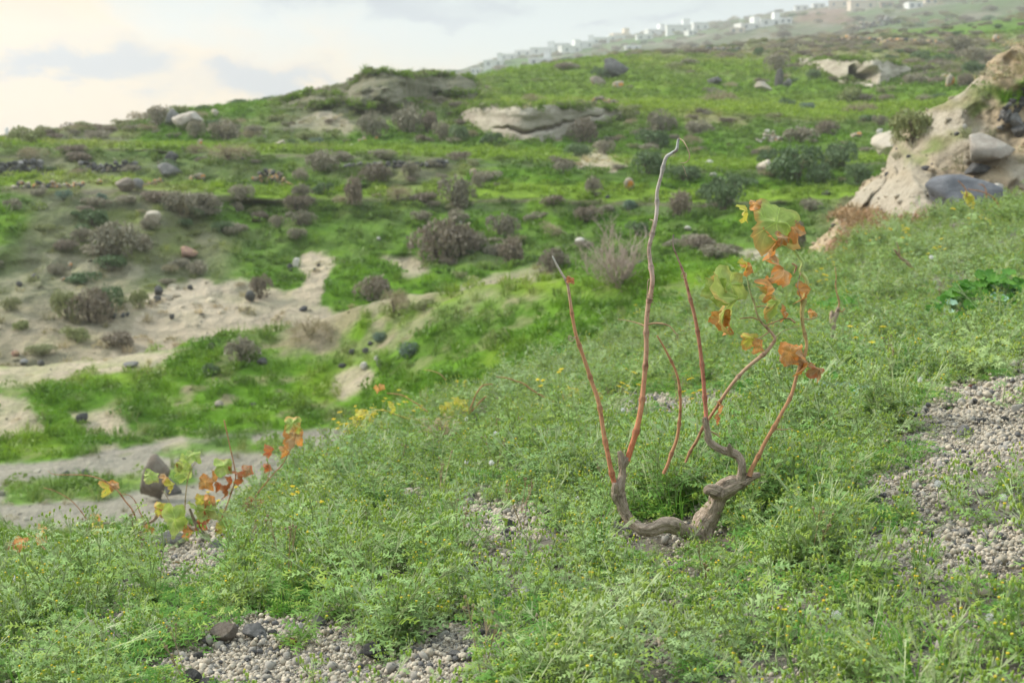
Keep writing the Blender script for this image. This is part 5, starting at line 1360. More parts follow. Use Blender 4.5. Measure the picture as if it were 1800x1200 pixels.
# ---- rocks
ROCKS = [rock_verts(4, 900+i, R.uniform(.7,1), R.randint(8,14), .10) for i in range(8)]
SMALL = [rock_verts(2, 950+i, R.uniform(.7,1), R.randint(6,11), .12) for i in range(8)]
RM = {}
def rock_mesh(i, matn, big):
    k = (i, matn, big)
    if k not in RM:
        V, Fc = (ROCKS if big else SMALL)[i]; RM[k] = new_mesh('rock', V, Fc, ['rock_'+matn], None, True)
    return RM[k]
def rock(u, vb, w, h, m, label, keys='ABECD', name='rock', cat='rock', i=None, rz=None, sink=.22, roll=0, group=None):
    hh = hitd(u, vb, keys); p, d = hh[0], hh[2]
    big = w*1.0 > 24
    o = thing(name, label, cat, (0,0,0), R.uniform(-.5,.5) if rz is None else rz, group, rock_mesh(R.randrange(8) if i is None else i, m, big))
    sx, sz = w/2/F*d, h/2/F*d
    o.scale = (sx*1.05, sx*R.uniform(.75,1.0), sz*(1+sink)); o.rotation_euler.y = roll
    o.location = (p.x, p.y, p.z+sz*(1-sink)); return o
for a in [
 (335,222,56,36,'warm','large pale boulder on the left skyline with a dark hollow at its left','ABECD','boulder','boulder'),
 (304,226,26,34,'grey','upright grey slab at the mouth of the skyline hollow'),
 (377,206,14,14,'pale','small pinkish pale stone right of the cave boulder'),
 (353,258,10,14,'ochre','small orange stone below the cave boulder'),
 (298,308,42,22,'grey','bluish grey boulder on the left terrace wall','ABECD','boulder','boulder'),
 (302,290,26,24,'dark','black jagged rock leaning over the bluish grey boulder'),
 (242,333,22,20,'grey','pale grey pointed stone in the middle of the lichened row'),
 (218,336,36,24,'brown','brown rounded rock left of the pale pointed stone'),
 (352,316,22,12,'ochre','orange lichened stone on the grass under the bluish boulder'),
 (335,318,10,10,'ochre','small orange stone left of the orange lichened one on the grass'),
 (270,392,30,22,'pale','pale square stone on the left slope'),
 (335,452,36,20,'russet','reddish boulder with an orange lichened top'),
 (278,518,17,17,'dark','upper of two round dark stones at the edge of the sand face'),
 (276,531,15,12,'dark','lower of two round dark stones at the edge of the sand face'),
 (199,560,11,11,'dark','black stone at the foot of the dark shrub on the bare slope'),
 (216,557,9,8,'dark','black stone right of the one at the foot of the dark shrub'),
 (225,555,7,7,'dark','smallest black stone of the three under the dark shrub'),
 (303,560,10,9,'dark','lone black stone in the middle of the sand face'),
 (263,535,8,8,'dark','small black stone left of the two round dark stones'),
 (334,510,11,10,'dark','black stone at the top rim of the sand face'),
 (438,530,20,20,'dark','dark boulder at the left of the brown shrub on the sand'),
 (436,546,9,7,'dark','small grey stone on the sand under the dark boulder'),
 (510,476,11,13,'dark','black stone at the head of the sandy gully'),
 (522,470,14,18,'white','pale upright stone beside the black one in the sandy gully'),
 (500,488,10,7,'dark','black stone on the left side of the sandy gully'),
 (530,492,7,6,'dark','small black stone lying in the sandy gully'),
 (552,478,8,7,'dark','small black stone on the right side of the sandy gully'),
 (560,468,6,6,'dark','tiny black stone high on the right side of the sandy gully'),
 (62,490,14,10,'dark','dark blue grey stone on the bare earth at the far left'),
 (34,504,12,10,'dark','dark stone on bare earth nearest the left edge'),
 (124,470,11,10,'ochre','orange stone above the bare earth on the left'),
 (112,494,9,8,'ochre','orange stone on the bare earth, lower of the group'),
 (172,486,8,8,'ochre','orange stone right of the group on the bare earth'),
 (174,312+12,12,10,'ochre','orange stone left of the heap'),
 (660,247,10,8,'ochre','orange stone under the left big grey shrub'),
 (640,250,9,9,'ochre','orange stone left of another under the big grey shrubs'),
 (632,253,9,9,'ochre','leftmost orange stone under the big grey shrubs'),
 (618,260,7,7,'white','white stone under the orange stones'),
 (492,258,20,12,'pale','pale pinkish stone at the foot of the upper left slope'),
 (810,395,8,7,'white','white stone above the largest dark brown shrub'),
 (665,422,8,6,'white','white stone on the bright slope'),
 (832,312,12,16,'ochre','pale stone at the right end of the dark stone row'),
 (836,322,12,14,'dark','dark stone under the pale one at the end of the dark row'),
 (1105,336,20,24,'ochre','pale stone with an orange top left of the tall cane'),
 (1348,300,26,26,'pale','taller of the pale pair of stones among the dark shrubs'),
 (1336,298,14,12,'pale','smaller of the pale pair of stones among the dark shrubs'),
 (1246,290,15,9,'white','upper of two flat white stones right of the tall cane'),
 (1254,312,15,9,'white','lower of two flat white stones right of the tall cane'),
 (1460,284,14,8,'pale','flat pale stone among the dark green shrubs'),
 (1508,242,26,15,'ochre','orange tan stone above the dark green shrubs'),
 (1560,278,58,50,'pale','big pale square block at the top of the cut ridge','ABECD','boulder','boulder'),
 (1668,158,20,28,'ochre','white rock with orange lichen beside the brown shrub'),
 (1660,138,12,8,'ochre','small orange rock above the lichened white one'),
 (1686,148,10,6,'pale','small pale stone right of the lichened white rock'),
 (1585,152,6,7,'ochre','tiny orange stone on the bright grass under the right pale outcrop'),
 (1750,74,14,14,'ochre','pale orange stone above the eroded bank'),
 (1342,160,30,18,'pale','pale flat stone left of the dark upper stones'),
 (1258,148,28,18,'dark','dark rock on the upper green slope in the middle'),
 (1370,155,18,34,'dark','dark upright rock on the upper green slope'),
 (1382,156,18,18,'grey','grey rock right of the dark upright one'),
 (1086,136,50,34,'dark','big dark rock on the upper terrace crest','ABECD','boulder','boulder'),
 (1088,156,22,14,'ochre','tan rock under the big dark one'),
 (1050,152,30,18,'brown','brown rock left of the tan one on the upper terrace'),
 (1695,226,10,8,'white','small white stone on the eroded bank'),
 (1547,236,12,10,'white','small whitish stone under the grey shrub above the square block'),
 (1208,405,14,8,'white','pale stone behind the tall cane on the lower slope'),
 (1018,402+25,20,10,'white','pale rock at the left rim of the twiggy bush'),
 (276,880,52,84,'brown','tall brown standing boulder on the path behind the left vine','ABECD','boulder','boulder'),
 (303,868,32,30,'grey','grey brown rock leaning on the standing boulder'),
 (114,838,17,12,'dark','left of two dark stones lying on the path'),
 (149,838,20,14,'dark','right of two dark stones lying on the path'),
 (146,742,24,18,'dark','dark boulder in the small sandy patch of the path bank'),
 (384,716,18,13,'pale','pale pointed stone on the green path bank'),
 (445,716,14,9,'dark','dark stone on the green path bank, right of the pale pointed one'),
 (640,648,15,13,'white','white stone on the stony bank face'),
 (668,646,14,14,'dark','dark stone right of the white one on the stony bank face'),
 (662,634,10,10,'white','small white stone between dark ones on the stony bank face'),
 (620,622,12,10,'dark','dark stone left above the white one on the stony bank face'),
 (643,622,13,12,'dark','dark stone above the white one on the stony bank face'),
 (602,646,14,8,'dark','flat dark stone at the left foot of the stony bank face'),
 (650,606,10,7,'dark','small dark stone near the top of the stony bank face'),
 (461,640,22,12,'dark','dark flat stone at the left brow of the path bank'),
 (72,642,16,10,'dark','dark blue stone on the left brow of the path bank'),
 (42,640,18,10,'grey','grey stone left of the dark blue one on the path bank brow'),
 (230,646,26,12,'grey','long grey stone on the path bank brow'),
 (372,612,14,10,'dark','dark stone at the lower right corner of the sand face'),
 (28,625,18,10,'russet','small reddish rock at the far left above the path bank'),
 (1746,284,92,50,'warm','large smooth grey boulder high on the eroded bank','ABECD','boulder','boulder'),
 (1715,310,46,24,'dark','black rock resting on the huge dark boulder'),
 (1790,240,26,24,'dark','black rock at the upper right of the smooth grey boulder'),
 (1785,224,34,30,'grey','bluish grey rock at the right edge above the smooth boulder'),
 (1750,342,30,20,'white','whitish rock at the right shoulder of the huge dark boulder'),
 # foreground
 (311,962,48,30,'grey','round light grey stone at the foot of the left vine','A'),
 (278,965,22,14,'grey','small grey stone left of the round one at the left vine'),
 (383,970,34,22,'grey','dark grey stone right of the round one at the left vine'),
 (310,996,20,9,'red','flat red stone in the gravel under the left vine','A'),
 (280,1022,18,8,'red','thin brownish red chip in the lower gravel of the left vine','A'),
 (300,1020,30,18,'dark','dark grey rough stone in the gravel under the left vine','A'),
 (338,982,28,10,'grey','flat grey stone in the middle of the gravel under the left vine','A'),
 (228,1048,32,20,'dark','dark slate blue stone between the weeds at lower left','A'),
 (198,1056,14,12,'dark','small black stone left of the slate blue one','A'),
 (242,1056,20,15,'brown','light brown stone right of the slate blue one','A'),
 (248,1072,16,10,'white','whitish pebble under the light brown stone','A'),
 (88,1080,20,34,'dark','upright black stone half hidden in weeds at far lower left','A'),
 (395,1128,50,38,'brown','brown grey stone at the upper edge of the lower left gravel','A'),
 (452,1120,50,28,'grey','flat dark grey stone beside the brown one on the lower left gravel','A'),
 (480,1118,20,14,'dark','black stone right of the flat dark grey one','A'),
 (338,1206,42,34,'dark','large black stone at the bottom edge, left','A'),
 (368,1210,34,22,'dark','black stone right of the large one at the bottom edge','A'),
 (513,1130,28,11,'red','bright red flat stone on the lower left gravel','A'),
 (350,1158,20,14,'dark','dark round pebble on the lower left gravel','A'),
 (474,1152,22,14,'grey','grey bean shaped stone on the lower left gravel','A'),
 (563,1100,26,20,'grey','grey stone at the right rim of the lower left gravel','A'),
 (528,1112,20,18,'white','pale rounded stone near the red flat one','A'),
 (643,1122,26,16,'dark','black stone among weeds right of the lower left gravel','A'),
 (662,1156,48,32,'dark','large bluish black stone right of the lower left gravel','A'),
 (780,982,28,28,'dark','dark rounded stone half hidden in weeds, centre','A'),
 (897,930,26,20,'dark','black pointed stone on the central gravel','A'),
 (848,955,28,14,'dark','flat black stone at the lower left of the central gravel','A'),
 (868,934,20,8,'ochre','ochre chip on the central gravel','A'),
 (935,925,24,12,'grey','grey flat stone at the right of the central gravel','A'),
 (780,1122,18,16,'white','whitish stone in the lower middle gravel','A'),
 (800,1160,26,18,'grey','grey stone in the lower middle gravel','A'),
 (1312,1002,40,26,'pale','pinkish pale stone in front of the main vine','A'),
 (1285,1000,26,14,'grey','flat grey stone left of the pinkish one','A'),
 (1363,1022,17,16,'dark','dark square stone right of the pinkish one','A'),
 (1594,868,28,14,'grey','blue grey smooth stone at the upper right gravel','A'),
 (1620,858,22,10,'dark','flat dark stone right of the blue grey smooth one','A'),
 (1652,862,18,16,'white','white stone at the right of the small upper right gravel','A'),
 (1541,944,28,14,'grey','grey stone under the right weeds','A'),
 (1540,1010,30,14,'grey','grey flat stone low on the right between weeds','A'),
 (1694,770,32,24,'grey','dark grey rough stone in the middle of the right gravel patch','A'),
 (1728,745,24,12,'dark','dark grey stone right of the rough one on the right gravel','A'),
 (1572,740,20,12,'dark','dark stone at the left end of the right gravel patch','A'),
 (1762,742,20,12,'dark','dark chip near the right end of the right gravel patch','A'),
 (1710,662,36,20,'brown','brown rounded stone at the top of the right gravel patch','A'),
 (1698,676,32,16,'dark','black stone under the brown rounded one','A'),
 (1706,684,11,8,'red','small red stone under the black one','A'),
 (1770,795,30,14,'white','whitish stone at the lower rim of the right gravel patch','A'),
 (1788,725,20,16,'white','whitish stone at the right rim of the right gravel patch','A'),
 (1600,912,30,16,'dark','dark stone between weeds at the right','A'),
 (1650,1150,16,18,'dark','black stone deep in the lower right weeds','A'),
 ]: rock(*a)
rock(1692,368,150,62,'slate','huge dark grey boulder with pale streaks lodged in the right bank','ABECD','boulder','boulder',i=3,rz=.2)

# ---- clods and small stones on bare earth, tinted like the earth
m, N, b, o = mat('clod', .95, .1)
q_ = N.n('ShaderNodeVectorMath', operation='SCALE'); N.put(q_.inputs[0], attr(N, 'tcol', 'INSTANCER').outputs['Color']); N.put(q_.inputs['Scale'], N.m('ADD', .6, N.m('MULTIPLY', N.n('ShaderNodeObjectInfo').outputs['Random'], .75)))
N.put(b.inputs['Base Color'], q_.outputs[0])
T_clod = [new_mesh('clod_template', SMALL[i][0], SMALL[i][1], ['clod'], None, True) for i in range(6)]
def clods(key, nm, lab, fn, a, b_, far=1e9):
    p, n, c = sample(key, fn, dmax=far); k = len(p); print(nm, k)
    d = NR.rand(k) < .10; tc_ = np.where(d[:,None], np.array([.09,.088,.09]), c*np.array([.95,.95,.95]))
    sc = (a*(b_/a)**(NR.rand(k)**2.2))[:,None]*np.stack([NR.uniform(.8,1.3,k), NR.uniform(.7,1,k), NR.uniform(.5,.8,k)], -1)
    scatter(nm, lab, p, rots(k, .3), sc, NR.randint(0, 6, k), T_clod, tc_)
bare = lambda c: np.clip((c[...,0]-c[...,1]*1.02)*14, 0, 1)
clods('E', 'bank_clods', 'loose clods and stones on the eroded right bank', lambda U,V,D,P,c: 60*bare(c), .01, .065)
clods('C', 'hillside_stones', 'small stones strewn over the bare earth of the hillside', lambda U,V,D,P,c: (5*bare(c)+.25)*np.where(D>50,.5,1)*(.4+1.2*sstep(-.1,.4,fbm(P[...,0]*.5,P[...,1]*.5,7,3))), .025, .16, 75)
clods('B', 'path_stones', 'small stones on the path and the bare bank face', lambda U,V,D,P,c: 16*bare(c)*(.3+1.2*sstep(-.1,.4,fbm(P[...,0]*.8,P[...,1]*.8,7,3))), .012, .09)
# ---- stone heaps and dry stone walls: every stone a part
def stones(label, name, cat, u0, v0, u1, v1, rows, n, size, mats, jitter=.35, heap=0, keys='ABECD'):
    um, vm = (u0+u1)/2, max(v0, v1)
    h0 = hitd(um, vm, keys); base = h0[0]; o = thing(name, label, cat, tuple(base))
    for r in range(rows):
        for i in range(n):
            t = (i+.5*(r % 2)+R.uniform(-jitter, jitter))/n
            if heap and abs(t-.5) > .5*(1-r/(rows+.5)*heap)+.02: continue
            u = u0+(u1-u0)*t; v = v0+(v1-v0)*t
            hh = hitd(u, v, keys); p, d = hh[0], hh[2]; s = size/2/F*d*R.uniform(.75,1.3)
            k = link('stone', rock_mesh(R.randrange(8), R.choice(mats), False), o)
            k.location = (p.x-base.x, p.y-base.y+r*s*.25, p.z-base.z+s*(.35+r*.95)); k.scale = (s*R.uniform(.9,1.2), s*R.uniform(.7,1), s*R.uniform(.6,.9)); k.rotation_euler = (R.uniform(-.3,.3), R.uniform(-.4,.4), R.uniform(0,6.28))
    return o
stones('heap of black and orange lichened stones on the left hillside', 'stone_heap', 'stone heap', 445,316,520,334, 5, 10, 10, ['ochre','dark','ochre','brown'], heap=.8)
stones('pale heap of loose stones on the right hillside', 'stone_heap', 'stone heap', 1328,252,1378,252, 5, 7, 9, ['pale','ochre','brown','white'], heap=.9)
stones('long row of black stones under the lip of the middle terrace', 'dry_stone_wall', 'stone wall', 606,296,790,292, 2, 22, 10, ['dark','dark','grey'])
stones('broken black wall on the upper left terrace', 'dry_stone_wall', 'stone wall', 140,304,245,300, 3, 13, 11, ['dark','brown','grey','dark'])
stones('tumbled black wall at the far left edge of the terraces', 'dry_stone_wall', 'stone wall', -10,304,78,300, 3, 10, 12, ['dark','dark','grey'])
stones('row of orange lichened stones at the left end of the lower terrace', 'dry_stone_wall', 'stone wall', 25,330,150,330, 2, 15, 10, ['ochre','dark','ochre','pale'])
stones('short run of lichened stones right of the pale pointed stone', 'stone_heap', 'stone heap', 246,330,288,322, 2, 7, 8, ['ochre','ochre','dark'])
stones('long ochre and black retaining wall on the upper right terrace', 'dry_stone_wall', 'stone wall', 1476,72,1662,80, 2, 26, 8, ['ochre','dark','ochre','brown'])
stones('dark crumbled wall along the top right green field', 'dry_stone_wall', 'stone wall', 1500,54,1585,40, 3, 14, 8, ['dark','brown','grey'], heap=.5)
stones('dark low wall on the crest in the upper middle', 'dry_stone_wall', 'stone wall', 1222,92,1300,92, 2, 12, 8, ['dark','brown','grey'])
stones('cluster of tan stones on the terrace right of the long outcrop', 'stone_heap', 'stone heap', 1030,186,1092,188, 3, 9, 9, ['brown','ochre','pale'], heap=.6)
stones('strip of black lava stones beside the eroded bank at the right edge', 'stone_heap', 'stone heap', 1760,226,1800,182, 4, 10, 13, ['dark','dark','grey'])
stones('scatter of dark stones below the top right wall', 'stone_heap', 'stone heap', 1400,82,1470,70, 1, 9, 7, ['dark','brown'])
stones('low dark kerb of stones at the upper far right', 'stone_heap', 'stone heap', 1610,44,1720,30, 1, 16, 6, ['dark','brown'])

# ---- eroded outcrops standing proud of the hillside
m, N, b, o = mat('tuff', .95, .1)
p = pos(N); st = N.n('ShaderNodeMapping'); N.put(st.inputs[0], p); st.inputs['Scale'].default_value = (.5,.5,2.4)
n1 = N.noise(st.outputs[0], 1.3, 6, .65, .6); n2 = N.noise(p, 7, 5, .7)
c = N.mix(N.ramp(n1, .35, .65), (.33,.29,.235,1), (.47,.43,.35,1)); c = N.mix(N.ramp(n2, .56, .72), c, (.22,.19,.15,1))
N.put(b.inputs['Base Color'], c); bump(N, b, N.m('ADD', n2, n1), .07, .8)
m, N, b, o = mat('knoll_rock', .95, .1)
p = pos(N); st = N.n('ShaderNodeMapping'); N.put(st.inputs[0], p); st.inputs['Scale'].default_value = (1,1,1.2)
n1 = N.noise(st.outputs[0], .9, 6, .7, .6); n2 = N.noise(p, 4, 5, .7)
c = N.mix(N.ramp(n1, .35, .65), (.15,.15,.085,1), (.26,.24,.18,1)); c = N.mix(N.ramp(n2, .55, .7), c, (.10,.12,.04,1))
N.put(b.inputs['Base Color'], c); bump(N, b, N.m('ADD', n2, n1), .25, .9)
OUTE = []
def outcrop(label, pts_top, pts_bot, depth, matn, amp=.5, crack=None, name='rock_outcrop', overhang=.12, keys='C'):
    """a relief slab: outline given by its top and bottom edges, standing at the hillside's own distance"""
    nu, nv = 120, 40
    tu = np.array(pts_top, float); bu = np.array(pts_bot, float)
    us = np.linspace(tu[0,0], tu[-1,0], nu)
    vt, vb = np.interp(us, tu[:,0], tu[:,1]), np.interp(us, bu[:,0], bu[:,1])
    hm = hitd(float(us.mean()), float(vb.mean()), keys); Dm = []
    for u, b_ in zip(us, vb):
        Dm.append(hitd(float(u), float(b_), keys)[2])
    Dm = np.array(Dm); Dm = np.minimum(Dm, np.median(Dm)*1.12)
    Dm = np.convolve(np.pad(Dm, 12, mode='edge'), np.ones(25)/25, 'valid')
    nzt, nzb = vnoise(us/13, 1.5, 3)*4+vnoise(us/5, 4.5, 3)*2, vnoise(us/17, 9.5, 3)*7+vnoise(us/6, 4.5, 8)*3
    edge = sstep(0, 14, us-us[0])*sstep(0, 14, us[-1]-us)
    vt = vt+nzt*edge*.6; vb = vb+nzb*edge
    fr, bk = [], []
    for j in range(nv):
        t = j/(nv-1); v = vb+(vt-vb)*t + 0*us
        D = Dm-depth*.35*np.sin(math.pi*np.clip((us-us[0])/(us[-1]-us[0]),0,1))**.5 + .35*depth*t*t - overhang*np.exp(-((t-.82)/.12)**2)*edge
        P = np.array([wp(u, v_, d_/CP) for u, v_, d_ in zip(us, v, D)])
        if crack is not None:
            for (c0, c1, tc0, tc1, dp, wd) in crack:
                s = (us-c0)/(c1-c0); tt = tc0+(tc1-tc0)*s + .06*vnoise(us/9, 0, 4)
                P[:,1] += dp*np.exp(-((t-tt)/wd)**2)*sstep(-.05,.1,s)*(1-sstep(.9,1.05,s))
        nz = fbm(P[:,0]*.8, P[:,2]*1.6, 5+us[0]*.01, 4); P[:,1] += amp*nz; P[:,2] += .12*fbm(P[:,0]*1.5, P[:,2]*1.5, 33, 3)
        fr.append(P)
    P = np.array(fr)                              # then over the brow and down behind
    back = [P[-1]+np.array([0, depth*q, -.05-.5*q*q]) for q in (.4, .8, 1.4)]
    under = [P[0]+np.array([0, .3, -.5])]
    OUTE.append(P[-2][::2]); OUTE.append(P[-1][1::2]+np.array([0,.2,0])); OUTE.append(P[1][::3]+np.array([0,-.15,-.05]))
    G = np.concatenate([np.array(under), P, np.array(back)], 0); nr = G.shape[0]
    base = G[0, nu//2].copy(); me = new_mesh(name, (G-base).reshape(-1,3), grid_faces(nr, nu), [matn], None, True)
    return thing(name, label, 'rock outcrop', tuple(base), me=me)
outcrop('long pale eroded outcrop with a dark overhanging crack across the middle hillside', [(806,194),(830,188),(900,190),(960,186),(1000,187),(1060,190),(1098,194)], [(806,200),(830,225),(870,240),(910,248),(960,248),(1000,240),(1040,222),(1098,205)], .8, 'tuff', .25,
        crack=[(868,990,.30,.40,.55,.05),(985,1060,.42,.55,.4,.05)])
outcrop('pale outcrop with a shadowed cave on the upper right terrace', [(1405,102),(1450,104),(1500,106),(1560,108),(1600,118)], [(1405,106),(1440,122),(1480,140),(1520,150),(1545,150),(1570,138),(1600,126)], 2.5, 'tuff', .5,
        crack=[(1494,1545,.30,.45,4.0,.20),(1492,1520,.55,.70,1.5,.12)])
outcrop('weathered grey green rocky knoll on the skyline', [(598,172),(615,150),(640,131),(650,128),(690,132),(760,132),(800,131),(830,140),(838,150)], [(598,180),(640,186),(700,184),(760,178),(800,168),(838,158)], 5, 'knoll_rock', 1.2, overhang=0)
outcrop('low grey rock ledge on the skyline left of the knoll', [(488,181),(520,171),(548,166),(600,166)], [(488,184),(520,184),(560,186),(600,184)], 3, 'knoll_rock', .8)

p = np.vstack(OUTE); p = np.repeat(p, 3, 0)+NR.normal(0, .12, (len(p)*3, 3))*np.array([1,1,.3]); k = len(p)
p = p[NR.rand(k) < sstep(-.3, .4, fbm(p[:,0]*.7, p[:,1]*.7, 5, 3))*.9+.1]; k = len(p)
gt = np.where(NR.rand(k,1) < .6, GREEN_YEL*.9, DRY*.8)
scatter('outcrop_edge_grass', 'grass hanging over the edges of the pale outcrops', p, rots(k, .35), scl1(k, .5, 1.1), NR.randint(0, 8, k), T_fg, gt)
# ---- far left pillar, village
m_, N_, b_, o_ = mat('whitewash', .8, .2); b_.inputs['Base Color'].default_value = (.66,.66,.65,1)
m_, N_, b_, o_ = mat('plaster_beige', .85, .2); b_.inputs['Base Color'].default_value = (.58,.50,.40,1)
m_, N_, b_, o_ = mat('plaster_pale', .85, .2); b_.inputs['Base Color'].default_value = (.62,.62,.60,1)
m_, N_, b_, o_ = mat('window_dark', .3, .5); b_.inputs['Base Color'].default_value = (.12,.14,.16,1)
m_, N_, b_, o_ = mat('ochre_stone', .9, .1); b_.inputs['Base Color'].default_value = (.32,.25,.19,1)
def boxm(name, x0, x1, y0, y1, z0, z1, mt, parent, loc=None):
    V = [(x,y,z) for x in (x0,x1) for y in (y0,y1) for z in (z0,z1)]
    return link(name, new_mesh(name, V, [(0,1,3,2),(4,6,7,5),(0,4,5,1),(2,3,7,6),(0,2,6,4),(1,5,7,3)], [mt], smooth=False), parent, loc)
def house(u, vb, w, h, mt, label, arch=0, dome=False, rz=None, D=None):
    hh = hitd(u, vb, 'D') if D is None else None
    p, d = (hh[0], hh[2]) if hh else (Vector(wp(u, vb, D)), D)
    W_, H_ = w/F*d, h/F*d*.62; o = thing('house', label, 'house', tuple(p), R.uniform(-.25,.25) if rz is None else rz)
    dp = max(6, W_*.6)
    boxm('wall', -W_/2, W_/2, -dp/2, dp/2, -6, H_, mt, o)
    boxm('parapet', -W_/2-.15, W_/2+.15, -dp/2-.15, dp/2+.15, H_-.002, H_+.6, mt, o)
    n = max(2, int(W_/4.2)); sto = max(1, int(H_/3.2))
    for s in range(sto):
        for i in range(n):
            x = -W_/2+W_*(i+.5)/n; z = H_*(s+.45)/sto
            wd = boxm('door' if (s == 0 and i == 0) else 'window', -.45, .45, -.12, .06, -.55, .55, 'window_dark', o, (x, -dp/2, z))
    if w > 30:
        boxm('annexe', W_*.18, W_*.46, -dp*.3, dp*.4, H_+.598, H_+3.0, mt, o)
    if dome:
        V, Fc = rock_verts(2, 5, 1, 0, 0); k = link('dome', new_mesh('dome', V*np.array([W_*.22, W_*.22, W_*.2]), Fc, [mt]), o, (0,0,H_+.4))
    return o
for a in [
 (838,128,16,7,'plaster_pale','small pale house at the lowest left end of the village'),
 (868,116,34,10,'plaster_pale','low pale house just above the lowest one of the village'),
 (893,106,30,12,'plaster_pale','pale house on the skyline, third from the low end of the village'),
 (950,112,38,8,'whitewash','bright white terrace house below the left half of the village'),
 (922,98,30,10,'plaster_pale','grey white house left of the long white row'),
 (955,94,44,11,'whitewash','long white house in the left half of the village'),
 (1002,92,36,12,'plaster_pale','pale house right of the long white one'),
 (985,80,30,10,'whitewash','white house on the skyline above the pale one'),
 (1028,84,34,12,'whitewash','white house with a stepped roof near the village middle'),
 (1056,78,30,14,'whitewash','tall white house left of the beige one'),
 (1090,68,32,13,'plaster_beige','beige house in the village middle'),
 (1082,58,28,9,'plaster_pale','pale house on the crest behind the beige one'),
 (1112,88,26,6,'whitewash','low white house under the beige one'),
 (1132,70,28,10,'plaster_pale','pale house right of the beige one'),
 (1152,62,34,11,'whitewash','white house before the largest one'),
 (1192,60,42,20,'whitewash','largest white house of the village'),
 (1230,54,26,17,'whitewash','tall white house at the right of the largest one'),
 (1214,62,16,8,'plaster_pale','small pale house squeezed under the two tall white ones'),
 (1315,50,40,7,'plaster_pale','long low pale house alone on the mid flank'),
 (1352,44,36,9,'whitewash','white house on the mid flank right of the long low one'),
 (1380,40,22,7,'whitewash','small bright house at the right of the mid flank row'),
 (1296,56,26,5,'plaster_beige','beige shed left of the long low pale house'),
 (1408,18,22,8,'plaster_pale','pale house on the crest near the top of the photo'),
 (1438,12,20,7,'plaster_pale','second pale house on the crest near the top of the photo'),
 (1475,12,36,12,'plaster_beige','beige house left of the arched ruin'),
 (1558,12,22,7,'ochre_stone','small dark stone house right of the arched ruin'),
 (1605,14,24,9,'whitewash','lone bright white box house at the top right'),
 (1630,6,26,8,'plaster_beige','beige house above the lone white box at the top right'),
 ]: house(*a)
hs = house(1515,16,46,18,'plaster_beige','wide beige ruin with two arches near the top of the photo', rz=0)
def archm():
    V = []; n = 10
    for y in (-.3, .3):
        V += [(-1,y,0)]+[(math.cos(math.pi-math.pi*i/n), y, 1.3+math.sin(math.pi*i/n)) for i in range(n+1)]+[(1,y,0)]
    k = n+3; F_ = [tuple(range(k)), tuple(range(2*k-1, k-1, -1))]+[(i,(i+1)%k,k+(i+1)%k,k+i) for i in range(k)]
    return new_mesh('arch', V, F_, ['window_dark'], smooth=False)
am = archm()
for x in (-2.6, 2.6):
    a = link('arch', am, hs, (x, -hs.children[0].dimensions.y/2-.1 if False else 0, .0)); a.scale = (1.6,1,1.2)
    ys = [v.co.y for v in hs.children[0].data.vertices]; a.location.y = min(ys)-.05
p = wp(13, 252, 300)
t = thing('pillar', 'small pale pillar on the skyline at the far left edge', 'pillar', tuple(p))
def lathe(name, prof, mt, parent, n=12):
    V = []; F_ = []
    for r, z in prof:
        for j in range(n): V.append((math.cos(6.2832*j/n)*r, math.sin(6.2832*j/n)*r, z))
    for i in range(len(prof)-1):
        for j in range(n): F_.append((i*n+j, i*n+(j+1)%n, (i+1)*n+(j+1)%n, (i+1)*n+j))
    F_.append(tuple(range((len(prof)-1)*n, len(prof)*n)))
    return link(name, new_mesh(name, V, F_, [mt], smooth=False), parent)
lathe('shaft', [(.55,-6),(.5,0),(.36,2.9)], 'plaster_pale', t); lathe('cap', [(.42,2.9),(.42,3.1),(.2,3.3)], 'whitewash', t)

# ---- pale leafless bush on the bank crest
def twiggy(label, u, vb, w, h, seed, D=None, n0=26, mname='twig_pale', name='dry_bush'):
    hh = hitd(u, vb, 'AB'); p, d = hh[0], hh[2]; rs = np.random.RandomState(seed)
    o = thing(name, label, 'bush', tuple(p)); W_, H_ = w/2/F*d, h/F*d
    def grow(acc, a, dirv, L, r, depth):
        pts = [a]; dv = dirv.copy(); k = 4
        for i in range(k):
            dv = dv+rs.normal(size=3)*.16+np.array([0,0,.05]); dv /= np.linalg.norm(dv); pts.append(pts[-1]+dv*L/k)
        stem(acc, pts, r, r*.5, 0, 4)
        if depth:
            for i in range(rs.randint(4,7)):
                j = rs.randint(1, k+1); nd = dv+rs.normal(size=3)*.55; nd /= np.linalg.norm(nd)
                grow(acc, pts[j], nd, L*rs.uniform(.4,.65), r*.55, depth-1)
    for i in range(n0):
        acc = Acc(); a = rs.uniform(0, 6.28); q = rs.uniform(.1, 1.0)
        dv = np.array([math.cos(a)*q*W_*1.2, math.sin(a)*q*W_, H_*rs.uniform(.6,1.0)]); L = np.linalg.norm(dv); dv /= L
        grow(acc, np.array([0,0,-.03]), dv, L*.72, .009, 2)
        link('branch', acc.mesh('branch', [mname]), o)
m_, N_, b_, o_ = mat('twig_pale', .9, .1); b_.inputs['Base Color'].default_value = (.42,.34,.29,1)
m_, N_, b_, o_ = mat('twig_straw', .9, .1); b_.inputs['Base Color'].default_value = (.42,.34,.18,1)
twiggy('pale leafless twiggy bush on the bank crest behind the tall cane', 1088, 505, 160, 100, 5)

